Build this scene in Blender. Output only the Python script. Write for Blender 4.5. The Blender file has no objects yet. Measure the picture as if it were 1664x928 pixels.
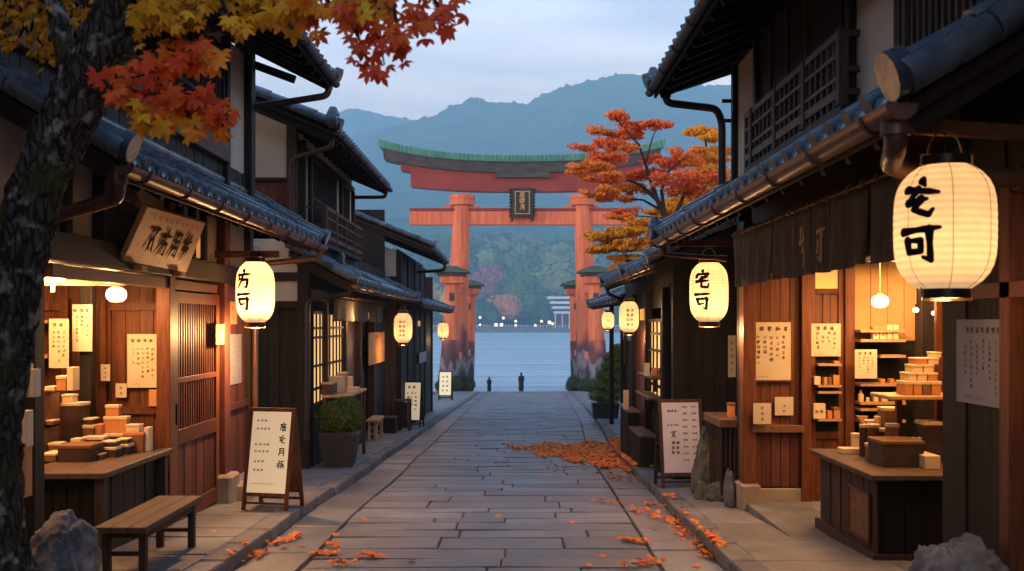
import bpy, bmesh, math, random
from mathutils import Vector, Matrix, noise
R = math.radians
random.seed(7)
S = bpy.context.scene
COL = S.collection
F = 1618.0; HX = 832.0; HY = 525.0; CZ = 2.25
# ---------------------------------------------------------------- camera
cam_d = bpy.data.cameras.new('camera'); cam = bpy.data.objects.new('camera', cam_d); COL.objects.link(cam)
cam.location = (0, 0, CZ); cam.rotation_euler = (R(90), 0, 0)
cam_d.sensor_width = 36; cam_d.lens = 36 * F / 1664; cam_d.shift_y = (HY - 464) / 1664
cam_d.clip_start = .1; cam_d.clip_end = 20000
cam_d.dof.use_dof = True; cam_d.dof.focus_distance = 14.5; cam_d.dof.aperture_fstop = 3.2
S.camera = cam
# ---------------------------------------------------------------- world
SUN_EL, SUN_AZ = 13.0, 242.0
w = bpy.data.worlds.new("World"); S.world = w; w.use_nodes = True
nt = w.node_tree; N = nt.nodes; L = nt.links
bg = N['Background']
sky = N.new('ShaderNodeTexSky'); sky.sky_type = 'NISHITA'; sky.sun_disc = False
sky.sun_elevation = R(SUN_EL); sky.sun_rotation = R(SUN_AZ); sky.dust_density = 1.0; sky.ozone_density = 2.0
tc = N.new('ShaderNodeTexCoord'); mp = N.new('ShaderNodeMapping'); mp.inputs['Scale'].default_value = (1.6, 1.6, 9)
L.new(tc.outputs['Generated'], mp.inputs[0])
nz = N.new('ShaderNodeTexNoise'); nz.inputs['Scale'].default_value = 2.2; nz.inputs['Detail'].default_value = 5
L.new(mp.outputs[0], nz.inputs[0])
cr = N.new('ShaderNodeValToRGB'); cr.color_ramp.elements[0].position = .38; cr.color_ramp.elements[1].position = .68
L.new(nz.outputs[0], cr.inputs[0])
sep = N.new('ShaderNodeSeparateXYZ'); L.new(tc.outputs['Generated'], sep.inputs[0])
cc = N.new('ShaderNodeValToRGB')            # colour of the thin dusk cloud deck by height
e = cc.color_ramp.elements
e[0].position = 0.0; e[0].color = (28, 19, 15.0, 1)
e[1].position = 1.0; e[1].color = (1.1, 2.5, 5.6, 1)
for p, c in ((.10, (26, 18.5, 15.5, 1)), (.22, (19, 16, 15.5, 1)), (.32, (11, 12, 15, 1)), (.45, (3.4, 6.0, 10.5, 1))):
    q = e.new(p); q.color = c
L.new(sep.outputs[2], cc.inputs[0])
mx = N.new('ShaderNodeMix'); mx.data_type = 'RGBA'
mr = N.new('ShaderNodeMapRange'); mr.inputs['To Min'].default_value = .72; mr.inputs['To Max'].default_value = .98
L.new(cr.outputs[0], mr.inputs[0]); L.new(mr.outputs[0], mx.inputs[0])
L.new(sky.outputs[0], mx.inputs[6]); L.new(cc.outputs[0], mx.inputs[7])
# brighter streaks of cloud
mul = N.new('ShaderNodeMix'); mul.data_type = 'RGBA'; mul.blend_type = 'MULTIPLY'; mul.inputs[0].default_value = 1
st = N.new('ShaderNodeValToRGB'); st.color_ramp.elements[0].color = (.92, .94, .97, 1); st.color_ramp.elements[1].color = (1.1, 1.06, 1.04, 1)
L.new(cr.outputs[0], st.inputs[0]); L.new(mx.outputs[2], mul.inputs[6]); L.new(st.outputs[0], mul.inputs[7])
L.new(mul.outputs[2], bg.inputs[0]); bg.inputs[1].default_value = .120
sl = bpy.data.lights.new('sun', 'SUN'); sl.energy = 1.5; sl.angle = R(14); sl.color = (1, .80, .68)
so = bpy.data.objects.new('sun', sl); COL.objects.link(so)
sd = Vector((math.sin(R(SUN_AZ)) * math.cos(R(SUN_EL)), math.cos(R(SUN_AZ)) * math.cos(R(SUN_EL)), math.sin(R(SUN_EL))))
so.rotation_euler = (-sd).to_track_quat('-Z', 'Y').to_euler()
so.location = (0, -20, 40)
S.view_settings.view_transform = 'Standard'; S.view_settings.look = 'None'; S.view_settings.gamma = 1
S.view_settings.use_curve_mapping = False; S.view_settings.exposure = -.04
S.render.engine = 'CYCLES'
S.cycles.use_denoising = True; S.cycles.max_bounces = 6; S.cycles.diffuse_bounces = 3; S.cycles.glossy_bounces = 3
S.cycles.volume_bounces = 2; S.cycles.transparent_max_bounces = 8; S.cycles.sample_clamp_indirect = 4

# ---------------------------------------------------------------- helpers
def X(px, d): return (px - HX) * d / F
def Z(py, d): return CZ - (py - HY) * d / F
def P(px, py, d): return Vector((X(px, d), d, Z(py, d)))
def gz(d): return -.048 * (min(d, 79.5) - 12)
SW = .11
def sz(d): return gz(d) + SW

class MB:
    def __init__(s): s.v = []; s.f = []
    def add(s, vs, fs):
        n = len(s.v); s.v.extend([tuple(p) for p in vs]); s.f.extend([tuple(i + n for i in f) for f in fs]); return s
    def box(s, x0, x1, y0, y1, z0, z1):
        if x0 > x1: x0, x1 = x1, x0
        if y0 > y1: y0, y1 = y1, y0
        if z0 > z1: z0, z1 = z1, z0
        return s.add([(x0,y0,z0),(x1,y0,z0),(x1,y1,z0),(x0,y1,z0),(x0,y0,z1),(x1,y0,z1),(x1,y1,z1),(x0,y1,z1)],
              [(3,2,1,0),(4,5,6,7),(0,1,5,4),(1,2,6,5),(2,3,7,6),(3,0,4,7)])
    def hexa(s, b, t):      # bottom 4 and top 4 points, anticlockwise
        return s.add(list(b) + list(t), [(3,2,1,0),(4,5,6,7),(0,1,5,4),(1,2,6,5),(2,3,7,6),(3,0,4,7)])
    def beam(s, a, b, wd, h, up=(0,0,1)):
        a = Vector(a); b = Vector(b); t = (b - a).normalized(); u = Vector(up)
        r = t.cross(u)
        if r.length < 1e-4: r = t.cross(Vector((0,1,0)))
        r.normalize(); u = r.cross(t).normalized(); r = r * wd / 2; u = u * h / 2
        return s.add([a-r-u, a+r-u, a+r+u, a-r+u, b-r-u, b+r-u, b+r+u, b-r+u],
              [(3,2,1,0),(4,5,6,7),(0,1,5,4),(1,2,6,5),(2,3,7,6),(3,0,4,7)])
    def tube(s, pts, rad, n=8, caps=True):
        pts = [Vector(p) for p in pts]; rr = rad if isinstance(rad, (list, tuple)) else [rad] * len(pts)
        base = len(s.v); prev = None
        for i, p in enumerate(pts):
            t = (pts[min(i+1, len(pts)-1)] - pts[max(i-1, 0)]).normalized()
            if prev is None:
                a = Vector((0,0,1)) if abs(t.z) < .9 else Vector((0,1,0))
                u = (a - t * a.dot(t)).normalized()
            else:
                u = (prev - t * prev.dot(t)).normalized()
            prev = u; q = t.cross(u)
            for k in range(n):
                an = 2 * math.pi * k / n
                s.v.append(tuple(p + (u * math.cos(an) + q * math.sin(an)) * rr[i]))
        for i in range(len(pts) - 1):
            for k in range(n):
                a = base + i*n + k; b = base + i*n + (k+1) % n
                s.f.append((a, b, b + n, a + n))
        if caps:
            s.f.append(tuple(base + k for k in reversed(range(n)))); s.f.append(tuple(base + (len(pts)-1)*n + k for k in range(n)))
        return s
    def lathe(s, prof, n=24, c=(0,0,0), sx=1, sy=1, caps=True):
        base = len(s.v)
        for r, z in prof:
            for k in range(n):
                a = 2 * math.pi * k / n
                s.v.append((c[0] + r*sx*math.cos(a), c[1] + r*sy*math.sin(a), c[2] + z))
        for i in range(len(prof) - 1):
            for k in range(n):
                a = base + i*n + k; b = base + i*n + (k+1) % n
                s.f.append((a, b, b+n, a+n))
        if caps:
            s.f.append(tuple(base + k for k in reversed(range(n)))); s.f.append(tuple(base + (len(prof)-1)*n + k for k in range(n)))
        return s
    def quad(s, a, b, c, d): return s.add([a,b,c,d], [(0,1,2,3)])
    def build(s, name, mat, parent=None, smooth=False, bev=0):
        me = bpy.data.meshes.new(name)
        off = root_loc(parent) if parent else Vector((0,0,0))
        me.from_pydata([(p[0]-off.x, p[1]-off.y, p[2]-off.z) for p in s.v], [], s.f)
        for m in (mat if isinstance(mat, list) else [mat]): me.materials.append(m)
        if smooth: me.polygons.foreach_set('use_smooth', [True] * len(me.polygons)); me.set_sharp_from_angle(angle=R(42))
        o = bpy.data.objects.new(name, me); COL.objects.link(o)
        if parent: o.parent = parent
        if bev:
            b = o.modifiers.new('bevel', 'BEVEL'); b.width = bev; b.segments = 1; b.limit_method = 'ANGLE'
        return o

def build_each(s, name, mat, parent, bev=0):
    for i in range(0, len(s.v), 8):
        MB().add(s.v[i:i+8], [(3,2,1,0),(4,5,6,7),(0,1,5,4),(1,2,6,5),(2,3,7,6),(3,0,4,7)]).build(name, mat, parent, bev=bev)
def root_loc(o):
    v = Vector((0,0,0))
    while o is not None: v = v + o.location; o = o.parent
    return v
def tag(o, label=None, cat=None, group=None, kind=None):
    if label: o['label'] = label
    if cat: o['category'] = cat
    if group: o['group'] = group
    if kind: o['kind'] = kind
    return o
def thing(name, label, cat, loc=(0,0,0), group=None):
    o = bpy.data.objects.new(name, None); COL.objects.link(o); o.location = loc; o.empty_display_size = .2
    return tag(o, label, cat, group)
def struct(o): o['kind'] = 'structure'; return o
def copy_tree(o, parent=None):
    c = o.copy(); COL.objects.link(c); c.parent = parent
    for ch in [x for x in bpy.data.objects if x.parent == o]: copy_tree(ch, c)
    return c

# ---------------------------------------------------------------- materials
def new_mat(name):
    m = bpy.data.materials.new(name); m.use_nodes = True
    nt = m.node_tree; return m, nt.nodes, nt.links, nt.nodes['Principled BSDF']
def mottled(name, c1, c2, scale=6, rough=.7, stretch=(1,1,1), island=.0, bump=.2, spec=.25, metallic=0, detail=6, bscale=None, bdist=.01, rvar=.1):
    m, N, L, B = new_mat(name)
    tc = N.new('ShaderNodeTexCoord'); mp = N.new('ShaderNodeMapping'); mp.inputs['Scale'].default_value = stretch
    L.new(tc.outputs['Object'], mp.inputs[0])
    nz = N.new('ShaderNodeTexNoise'); nz.inputs['Scale'].default_value = scale; nz.inputs['Detail'].default_value = detail
    nz.inputs['Roughness'].default_value = .62
    L.new(mp.outputs[0], nz.inputs[0])
    cr = N.new('ShaderNodeValToRGB'); cr.color_ramp.elements[0].position = .3; cr.color_ramp.elements[1].position = .7
    cr.color_ramp.elements[0].color = (*c1, 1); cr.color_ramp.elements[1].color = (*c2, 1)
    L.new(nz.outputs[0], cr.inputs[0]); col = cr.outputs[0]
    if island:
        g = N.new('ShaderNodeNewGeometry'); r = N.new('ShaderNodeMapRange')
        r.inputs['To Min'].default_value = 1 - island; r.inputs['To Max'].default_value = 1 + island
        L.new(g.outputs['Random Per Island'], r.inputs[0])
        x = N.new('ShaderNodeVectorMath'); x.operation = 'SCALE'; L.new(col, x.inputs[0]); L.new(r.outputs[0], x.inputs['Scale']); col = x.outputs[0]
        ad = N.new('ShaderNodeVectorMath'); ad.operation = 'SCALE'; ad.inputs['Scale'].default_value = 7.3
        cb = N.new('ShaderNodeCombineXYZ'); L.new(g.outputs['Random Per Island'], cb.inputs[0]); L.new(g.outputs['Random Per Island'], cb.inputs[2]); L.new(cb.outputs[0], ad.inputs[0])
        va = N.new('ShaderNodeVectorMath'); L.new(tc.outputs['Object'], va.inputs[0]); L.new(ad.outputs[0], va.inputs[1]); L.new(va.outputs[0], mp.inputs[0])
    L.new(col, B.inputs['Base Color'])
    rr = N.new('ShaderNodeMapRange'); rr.inputs['To Min'].default_value = rough - rvar; rr.inputs['To Max'].default_value = rough + rvar
    L.new(nz.outputs[0], rr.inputs[0]); L.new(rr.outputs[0], B.inputs['Roughness'])
    B.inputs['Specular IOR Level'].default_value = spec; B.inputs['Metallic'].default_value = metallic
    if bump:
        b = N.new('ShaderNodeBump'); b.inputs['Strength'].default_value = bump; b.inputs['Distance'].default_value = bdist
        h = nz.outputs[0]
        if bscale:
            n2 = N.new('ShaderNodeTexNoise'); n2.inputs['Scale'].default_value = bscale; n2.inputs['Detail'].default_value = 4
            L.new(mp.outputs[0], n2.inputs[0]); h = n2.outputs[0]
        L.new(h, b.inputs['Height']); L.new(b.outputs[0], B.inputs['Normal'])
    return m
VG = (14, 14, 1.1)
M = {}
M['dark'] = mottled('dark_timber', (.006,.0045,.004), (.019,.013,.011), 2.2, .62, VG, .35, .35)
M['dark_h'] = mottled('dark_timber_beam', (.008,.0055,.0045), (.023,.015,.012), 2.2, .6, (9,1,9), .3, .3)
M['brown'] = mottled('brown_timber', (.070,.022,.010), (.17,.058,.024), 2.2, .5, VG, .3, .35)
M['brown_h'] = mottled('brown_timber_beam', (.10,.045,.025), (.19,.09,.05), 2.2, .5, (9,1,9), .25, .3)
M['reddish'] = mottled('red_brown_boards', (.060,.020,.015), (.14,.045,.030), 2.0, .6, VG, .3, .35)
M['mid'] = mottled('weathered_timber', (.028,.017,.013), (.075,.045,.033), 2.2, .65, VG, .25, .35)
M['mid_h'] = mottled('weathered_timber_rail', (.05,.031,.024), (.11,.068,.050), 2.2, .6, (9,1.2,9), .2, .3)
M['pale'] = mottled('pale_timber', (.36,.20,.10), (.52,.31,.17), 2.5, .55, (8,1.5,8), .25, .2)
M['sign'] = mottled('signboard_timber', (.44,.23,.11), (.62,.36,.19), 2.0, .6, (2,2,14), 0, .25)
M['plaster'] = mottled('cream_plaster', (.38,.34,.29), (.50,.45,.39), 1.6, .9, (1,1,.6), .05, .25, bscale=60, bdist=.004)
M['amber'] = mottled('amber_lit_wall', (.42,.24,.10), (.52,.31,.14), 2, .8, (1,1,1), .05, .1)
M['tile'] = mottled('roof_tile', (.030,.040,.052), (.13,.16,.19), 3.5, .28, (1,1,1), .25, .35, spec=.6, bscale=25, bdist=.006)
M['tile_dark'] = mottled('roof_tile_dark', (.022,.027,.033), (.06,.068,.078), 4, .4, (1,1,1), .2, .3, spec=.5)
M['gutter'] = mottled('copper_gutter', (.085,.045,.035), (.17,.095,.07), 4, .38, (1,1,1), .1, .15, metallic=.35)
M['pipe'] = mottled('dark_pipe', (.025,.020,.020), (.06,.045,.042), 5, .4, (1,1,1), 0, .1, metallic=.3)
M['kerb'] = mottled('kerb_stone', (.10,.10,.105), (.23,.22,.22), 3.0, .68, (1,1,1), .22, .7, bscale=16, bdist=.02)
M['rock'] = mottled('rock', (.045,.047,.050), (.27,.27,.27), 5.5, .85, (1,1,1), 0, 1, bscale=7, bdist=.06)
M['moss_rock'] = mottled('mossy_rock', (.035,.045,.022), (.17,.165,.15), 4, .9, (1,1,1), 0, 1, bscale=9, bdist=.04)
M['base_stone'] = mottled('base_stone', (.20,.16,.12), (.34,.28,.22), 4, .8, (1,1,1), .15, .6, bscale=20, bdist=.01)
M['pot'] = mottled('charcoal_planter', (.028,.030,.033), (.05,.052,.056), 8, .5, (1,1,1), 0, .1)
M['paper'] = mottled('aged_paper', (.55,.45,.31), (.68,.58,.42), 3, .9, (1,1,1), 0, .1, rvar=.03)
M['paper_white'] = mottled('white_paper', (.27,.25,.27), (.36,.33,.345), 3, .9, (1,1,1), 0, .1, rvar=.03)
M['board_pale'] = mottled('pale_board_sheet', (.60,.57,.64), (.70,.67,.73), 3, .9, (1,1,1), 0, .1, rvar=.03)
M['paper_orange'] = mottled('orange_paper', (.55,.25,.09), (.66,.33,.13), 3, .9, (1,1,1), 0, .1, rvar=.03)
M['ink'] = mottled('ink', (.008,.007,.007), (.018,.015,.014), 12, .9, (1,1,1), 0, 0, spec=.05)
M['ink_soft'] = mottled('faded_ink', (.10,.075,.055), (.18,.14,.10), 30, .8, (1,1,1), 0, 0)
M['noren'] = mottled('curtain_cloth', (.07,.068,.085), (.13,.125,.148), 5, .9, (3,3,.6), .1, .3)
M['noren_grey'] = mottled('grey_curtain_cloth', (.10,.085,.075), (.16,.14,.125), 5, .9, (3,3,.6), .1, .3)
M['noren_ink'] = mottled('curtain_print', (.45,.36,.27), (.6,.48,.36), 8, .9, (1,1,1), 0, 0)
M['box_cream'] = mottled('cream_box', (.62,.47,.28), (.74,.58,.38), 5, .6, (1,1,1), .12, .05)
M['box_orange'] = mottled('orange_box', (.42,.17,.06), (.56,.25,.09), 5, .6, (1,1,1), .2, .05)
M['box_dark'] = mottled('dark_box', (.035,.022,.017), (.075,.045,.032), 5, .45, (1,1,1), .2, .05)
M['box_brown'] = mottled('brown_box', (.14,.065,.03), (.24,.115,.055), 5, .5, (1,1,1), .2, .05)
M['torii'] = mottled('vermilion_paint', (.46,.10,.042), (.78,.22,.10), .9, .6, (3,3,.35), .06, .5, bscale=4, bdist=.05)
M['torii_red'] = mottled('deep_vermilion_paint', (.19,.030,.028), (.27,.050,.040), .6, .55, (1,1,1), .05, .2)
M['copper'] = mottled('verdigris_copper', (.06,.21,.17), (.14,.36,.29), .9, .5, (1,1,.5), .2, .3)
M['torii_dark'] = mottled('dark_roof_edge', (.03,.032,.033), (.085,.082,.078), 1.2, .6, (1,1,2), 0, .3)
M['gold'] = mottled('gold_leaf', (.45,.30,.09), (.62,.42,.15), 3, .4, (1,1,1), 0, .1, metallic=.6)
M['bark'] = mottled('bark', (.006,.005,.004), (.062,.052,.042), 9, .9, (1,1,.45), 0, 1, bscale=16, bdist=.05)
M['bark_thin'] = mottled('thin_bark', (.018,.012,.010), (.05,.035,.028), 8, .85, (1,1,.4), 0, .5)
M['cap_black'] = mottled('black_lacquer', (.010,.008,.008), (.02,.016,.015), 5, .35, (1,1,1), 0, 0)
M['brass'] = mottled('brass_wire', (.45,.26,.09), (.6,.38,.15), 5, .35, (1,1,1), 0, 0, metallic=.8)
M['cloth_black'] = mottled('black_coat', (.010,.010,.013), (.022,.022,.027), 6, .9, (1,1,1), 0, .2)
M['skin'] = mottled('skin', (.30,.18,.13), (.36,.22,.16), 4, .6, (1,1,1), 0, 0)
M['seawall'] = mottled('seawall_stone', (.10,.105,.115), (.20,.20,.21), .3, .8, (1,1,1), .1, .3)
M['shore_white'] = mottled('white_render', (.65,.62,.64), (.75,.72,.74), .3, .8, (1,1,1), .05, 0)
M['ground'] = mottled('packed_earth', (.05,.046,.042), (.10,.092,.082), 1.2, .95, (1,1,1), 0, .4)

def bark_mat():
    m, N, L, B = new_mat('furrowed_bark'); tc = N.new('ShaderNodeTexCoord'); mp = N.new('ShaderNodeMapping'); mp.inputs['Scale'].default_value = (1, 1, .34)
    L.new(tc.outputs['Object'], mp.inputs[0])
    v = N.new('ShaderNodeTexVoronoi'); v.feature = 'DISTANCE_TO_EDGE'; v.inputs['Scale'].default_value = 26; 
    n0 = N.new('ShaderNodeTexNoise'); n0.inputs['Scale'].default_value = 7; n0.inputs['Detail'].default_value = 6; L.new(mp.outputs[0], n0.inputs[0])
    ad = N.new('ShaderNodeVectorMath'); ad.operation = 'MULTIPLY_ADD'; ad.inputs[1].default_value = (.12,.12,.12); L.new(n0.outputs[1], ad.inputs[0]); L.new(mp.outputs[0], ad.inputs[2]); L.new(ad.outputs[0], v.inputs['Vector'])
    c0 = N.new('ShaderNodeValToRGB'); c0.color_ramp.elements[0].color = (.008,.006,.005,1); c0.color_ramp.elements[1].color = (.075,.062,.050,1); c0.color_ramp.elements[1].position = .22; L.new(v.outputs['Distance'], c0.inputs[0])
    n1 = N.new('ShaderNodeTexNoise'); n1.inputs['Scale'].default_value = 11; n1.inputs['Detail'].default_value = 7; L.new(tc.outputs['Object'], n1.inputs[0])
    f1 = N.new('ShaderNodeMapRange'); f1.inputs['From Min'].default_value = .56; f1.inputs['From Max'].default_value = .66; L.new(n1.outputs[0], f1.inputs[0])
    x1 = N.new('ShaderNodeMix'); x1.data_type = 'RGBA'; x1.inputs[7].default_value = (.26,.25,.22,1); L.new(f1.outputs[0], x1.inputs[0]); L.new(c0.outputs[0], x1.inputs[6])
    n2 = N.new('ShaderNodeTexNoise'); n2.inputs['Scale'].default_value = 3.4; n2.inputs['Detail'].default_value = 8; L.new(tc.outputs['Object'], n2.inputs[0])
    f2 = N.new('ShaderNodeMapRange'); f2.inputs['From Min'].default_value = .53; f2.inputs['From Max'].default_value = .62; f2.inputs['To Max'].default_value = .8; L.new(n2.outputs[0], f2.inputs[0])
    x2 = N.new('ShaderNodeMix'); x2.data_type = 'RGBA'; x2.inputs[7].default_value = (.055,.060,.018,1); L.new(f2.outputs[0], x2.inputs[0]); L.new(x1.outputs[2], x2.inputs[6]); L.new(x2.outputs[2], B.inputs['Base Color'])
    B.inputs['Roughness'].default_value = .9; B.inputs['Specular IOR Level'].default_value = .15
    b = N.new('ShaderNodeBump'); b.inputs['Strength'].default_value = 1; b.inputs['Distance'].default_value = .04; L.new(v.outputs['Distance'], b.inputs['Height']); L.new(b.outputs[0], B.inputs['Normal'])
    return m
M['bark'] = bark_mat()
def leafy(name, cols, rough=.6, trans=.25):
    m, N, L, B = new_mat(name)
    g = N.new('ShaderNodeNewGeometry'); cr = N.new('ShaderNodeValToRGB'); cr.color_ramp.interpolation = 'LINEAR'
    el = cr.color_ramp.elements
    el[0].position = 0; el[0].color = (*cols[0], 1); el[1].position = 1; el[1].color = (*cols[-1], 1)
    for i, c in enumerate(cols[1:-1]):
        q = el.new((i+1)/(len(cols)-1)); q.color = (*c, 1)
    L.new(g.outputs['Random Per Island'], cr.inputs[0]); L.new(cr.outputs[0], B.inputs['Base Color'])
    B.inputs['Roughness'].default_value = rough; B.inputs['Specular IOR Level'].default_value = .25
    if trans:
        tr = N.new('ShaderNodeBsdfTranslucent'); L.new(cr.outputs[0], tr.inputs[0]); ms = N.new('ShaderNodeMixShader'); ms.inputs[0].default_value = trans
        out = N['Material Output']; L.new(B.outputs[0], ms.inputs[1]); L.new(tr.outputs[0], ms.inputs[2]); L.new(ms.outputs[0], out.inputs[0])
    return m
M['leaf_red'] = leafy('maple_leaf_red', [(.72,.06,.018),(.82,.10,.022),(.88,.18,.03),(.58,.04,.015)])
M['leaf_orange'] = leafy('maple_leaf_orange', [(.88,.24,.02),(.92,.34,.03),(.84,.16,.018),(.94,.40,.03)])
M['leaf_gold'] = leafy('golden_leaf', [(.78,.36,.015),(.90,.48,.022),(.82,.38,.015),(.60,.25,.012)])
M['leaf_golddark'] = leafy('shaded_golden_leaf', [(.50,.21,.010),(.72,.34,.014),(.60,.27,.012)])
M['leaf_fall'] = leafy('fallen_leaf', [(.85,.20,.025),(.95,.30,.03),(.90,.25,.03),(.70,.13,.02)], trans=0)
M['leaf_green'] = leafy('shrub_leaf', [(.05,.09,.016),(.085,.14,.022),(.13,.18,.03)], trans=.1)
M['leaf_pine'] = leafy('topiary_leaf', [(.09,.13,.02),(.17,.21,.03),(.26,.28,.04)], trans=.1)
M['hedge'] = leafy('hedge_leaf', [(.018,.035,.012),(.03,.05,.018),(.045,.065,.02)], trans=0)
M['maple_red'] = leafy('vermilion_maple_leaf', [(.78,.10,.035),(.85,.17,.04),(.90,.26,.05),(.66,.06,.03)])
M['maple_orange'] = leafy('orange_maple_leaf', [(.90,.26,.04),(.92,.36,.05),(.86,.20,.03),(.95,.44,.06)])
def far_leaf(name, c1, c2, c3): return leafy(name, [c1, c2, c3], rough=.9, trans=0)
M['far_green'] = far_leaf('far_green_leaf', (.07,.12,.04), (.11,.16,.05), (.09,.14,.045))
M['far_dark'] = far_leaf('far_dark_leaf', (.035,.075,.035), (.055,.10,.045), (.045,.085,.04))
M['far_pale'] = far_leaf('far_pale_leaf', (.19,.24,.09), (.26,.28,.11), (.22,.25,.10))
M['far_pink'] = far_leaf('far_pink_leaf', (.34,.08,.13), (.44,.12,.17), (.38,.10,.16))
M['far_orange'] = far_leaf('far_orange_leaf', (.55,.18,.06), (.66,.26,.08), (.60,.22,.07))
M['far_yellow'] = far_leaf('far_yellow_leaf', (.50,.33,.03), (.62,.42,.04), (.40,.32,.04))

def emis(name, col, st, rib=None):
    m, N, L, B = new_mat(name)
    B.inputs['Base Color'].default_value = (*[min(c, .8) for c in col], 1)
    B.inputs['Emission Color'].default_value = (*col, 1); B.inputs['Emission Strength'].default_value = st
    B.inputs['Roughness'].default_value = .7
    return m
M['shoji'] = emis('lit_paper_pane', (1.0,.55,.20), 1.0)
M['tube_light'] = emis('light_tube', (1.0,.72,.40), 3.2)
M['bulb'] = emis('lamp_globe', (1.0,.74,.42), 4.5)
M['amber_lit'] = emis('lit_amber_glass', (1.0,.45,.12), .55)
M['far_lamp'] = emis('far_lamp_globe', (1.0,.80,.62), 1.7)

def lantern_paper(name, glow):
    m, N, L, B = new_mat(name)
    tc = N.new('ShaderNodeTexCoord'); wv = N.new('ShaderNodeTexWave'); wv.bands_direction = 'Z'; wv.inputs['Scale'].default_value = 9.5; wv.inputs['Distortion'].default_value = .15
    L.new(tc.outputs['Object'], wv.inputs[0])
    nz = N.new('ShaderNodeTexNoise'); nz.inputs['Scale'].default_value = 14; nz.inputs['Detail'].default_value = 5; L.new(tc.outputs['Object'], nz.inputs[0])
    cr = N.new('ShaderNodeValToRGB'); cr.color_ramp.elements[0].position = .3; cr.color_ramp.elements[1].position = .75
    cr.color_ramp.elements[0].color = (.84,.60,.35,1); cr.color_ramp.elements[1].color = (.92,.70,.45,1)
    L.new(nz.outputs[0], cr.inputs[0])
    mm = N.new('ShaderNodeMapRange'); mm.inputs['To Min'].default_value = .82; mm.inputs['To Max'].default_value = 1.05; L.new(wv.outputs[1], mm.inputs[0])
    sc = N.new('ShaderNodeVectorMath'); sc.operation = 'SCALE'; L.new(cr.outputs[0], sc.inputs[0]); L.new(mm.outputs[0], sc.inputs['Scale'])
    tr = N.new('ShaderNodeBsdfTranslucent'); L.new(sc.outputs[0], tr.inputs[0])
    df = N.new('ShaderNodeBsdfDiffuse'); df.inputs[0].default_value = (.5,.4,.26,1)
    em = N.new('ShaderNodeEmission'); L.new(sc.outputs[0], em.inputs[0]); em.inputs[1].default_value = glow
    bp = N.new('ShaderNodeBump'); bp.inputs['Strength'].default_value = .5; bp.inputs['Distance'].default_value = .006; L.new(wv.outputs[1], bp.inputs['Height'])
    L.new(bp.outputs[0], df.inputs['Normal'])
    m1 = N.new('ShaderNodeMixShader'); m1.inputs[0].default_value = .25; L.new(tr.outputs[0], m1.inputs[1]); L.new(df.outputs[0], m1.inputs[2])
    a = N.new('ShaderNodeAddShader'); L.new(m1.outputs[0], a.inputs[0]); L.new(em.outputs[0], a.inputs[1])
    L.new(a.outputs[0], N['Material Output'].inputs[0])
    return m
M['lantern'] = lantern_paper('lantern_paper', .30)

# ground stone: colour per slab, worn and dappled
def slab_mat(name, cols, rough, bump=.8):
    m, N, L, B = new_mat(name)
    g = N.new('ShaderNodeNewGeometry'); cr = N.new('ShaderNodeValToRGB'); el = cr.color_ramp.elements
    el[0].color = (*cols[0], 1); el[1].color = (*cols[-1], 1); el[0].position = 0; el[1].position = 1
    for i, c in enumerate(cols[1:-1]):
        q = el.new((i+1)/(len(cols)-1)); q.color = (*c, 1)
    L.new(g.outputs['Random Per Island'], cr.inputs[0])
    tc = N.new('ShaderNodeTexCoord'); n1 = N.new('ShaderNodeTexNoise'); n1.inputs['Scale'].default_value = 1.7; n1.inputs['Detail'].default_value = 8; n1.inputs['Roughness'].default_value = .65
    L.new(tc.outputs['Object'], n1.inputs[0])
    mr = N.new('ShaderNodeMapRange'); mr.inputs['From Min'].default_value = .3; mr.inputs['From Max'].default_value = .7; mr.inputs['To Min'].default_value = .55; mr.inputs['To Max'].default_value = 1.35
    L.new(n1.outputs[0], mr.inputs[0])
    n2 = N.new('ShaderNodeTexNoise'); n2.inputs['Scale'].default_value = 55; n2.inputs['Detail'].default_value = 4; L.new(tc.outputs['Object'], n2.inputs[0])
    m2 = N.new('ShaderNodeMapRange'); m2.inputs['From Min'].default_value = .3; m2.inputs['From Max'].default_value = .7; m2.inputs['To Min'].default_value = .86; m2.inputs['To Max'].default_value = 1.12
    L.new(n2.outputs[0], m2.inputs[0])
    mu = N.new('ShaderNodeMath'); mu.operation = 'MULTIPLY'; L.new(mr.outputs[0], mu.inputs[0]); L.new(m2.outputs[0], mu.inputs[1])
    sc = N.new('ShaderNodeVectorMath'); sc.operation = 'SCALE'; L.new(cr.outputs[0], sc.inputs[0]); L.new(mu.outputs[0], sc.inputs['Scale'])
    L.new(sc.outputs[0], B.inputs['Base Color'])
    rr = N.new('ShaderNodeMapRange'); rr.inputs['To Min'].default_value = rough - .16; rr.inputs['To Max'].default_value = rough + .16
    L.new(n1.outputs[0], rr.inputs[0]); L.new(rr.outputs[0], B.inputs['Roughness']); B.inputs['Specular IOR Level'].default_value = .5
    n3 = N.new('ShaderNodeTexNoise'); n3.inputs['Scale'].default_value = 9; n3.inputs['Detail'].default_value = 9; n3.inputs['Roughness'].default_value = .7; L.new(tc.outputs['Object'], n3.inputs[0])
    b = N.new('ShaderNodeBump'); b.inputs['Strength'].default_value = bump; b.inputs['Distance'].default_value = .02
    L.new(n3.outputs[0], b.inputs['Height']); L.new(b.outputs[0], B.inputs['Normal'])
    return m
M['road'] = slab_mat('road_slabs', [(.10,.115,.14),(.18,.19,.215),(.15,.135,.14),(.22,.23,.25),(.11,.125,.155),(.19,.17,.175)], .42)
M['walk'] = slab_mat('pavement_slabs', [(.14,.15,.165),(.21,.21,.215),(.16,.16,.17),(.24,.235,.235)], .55)
M['joint'] = mottled('joint_earth', (.035,.034,.035), (.065,.062,.06), 3, .95, (1,1,1), 0, .3)

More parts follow.
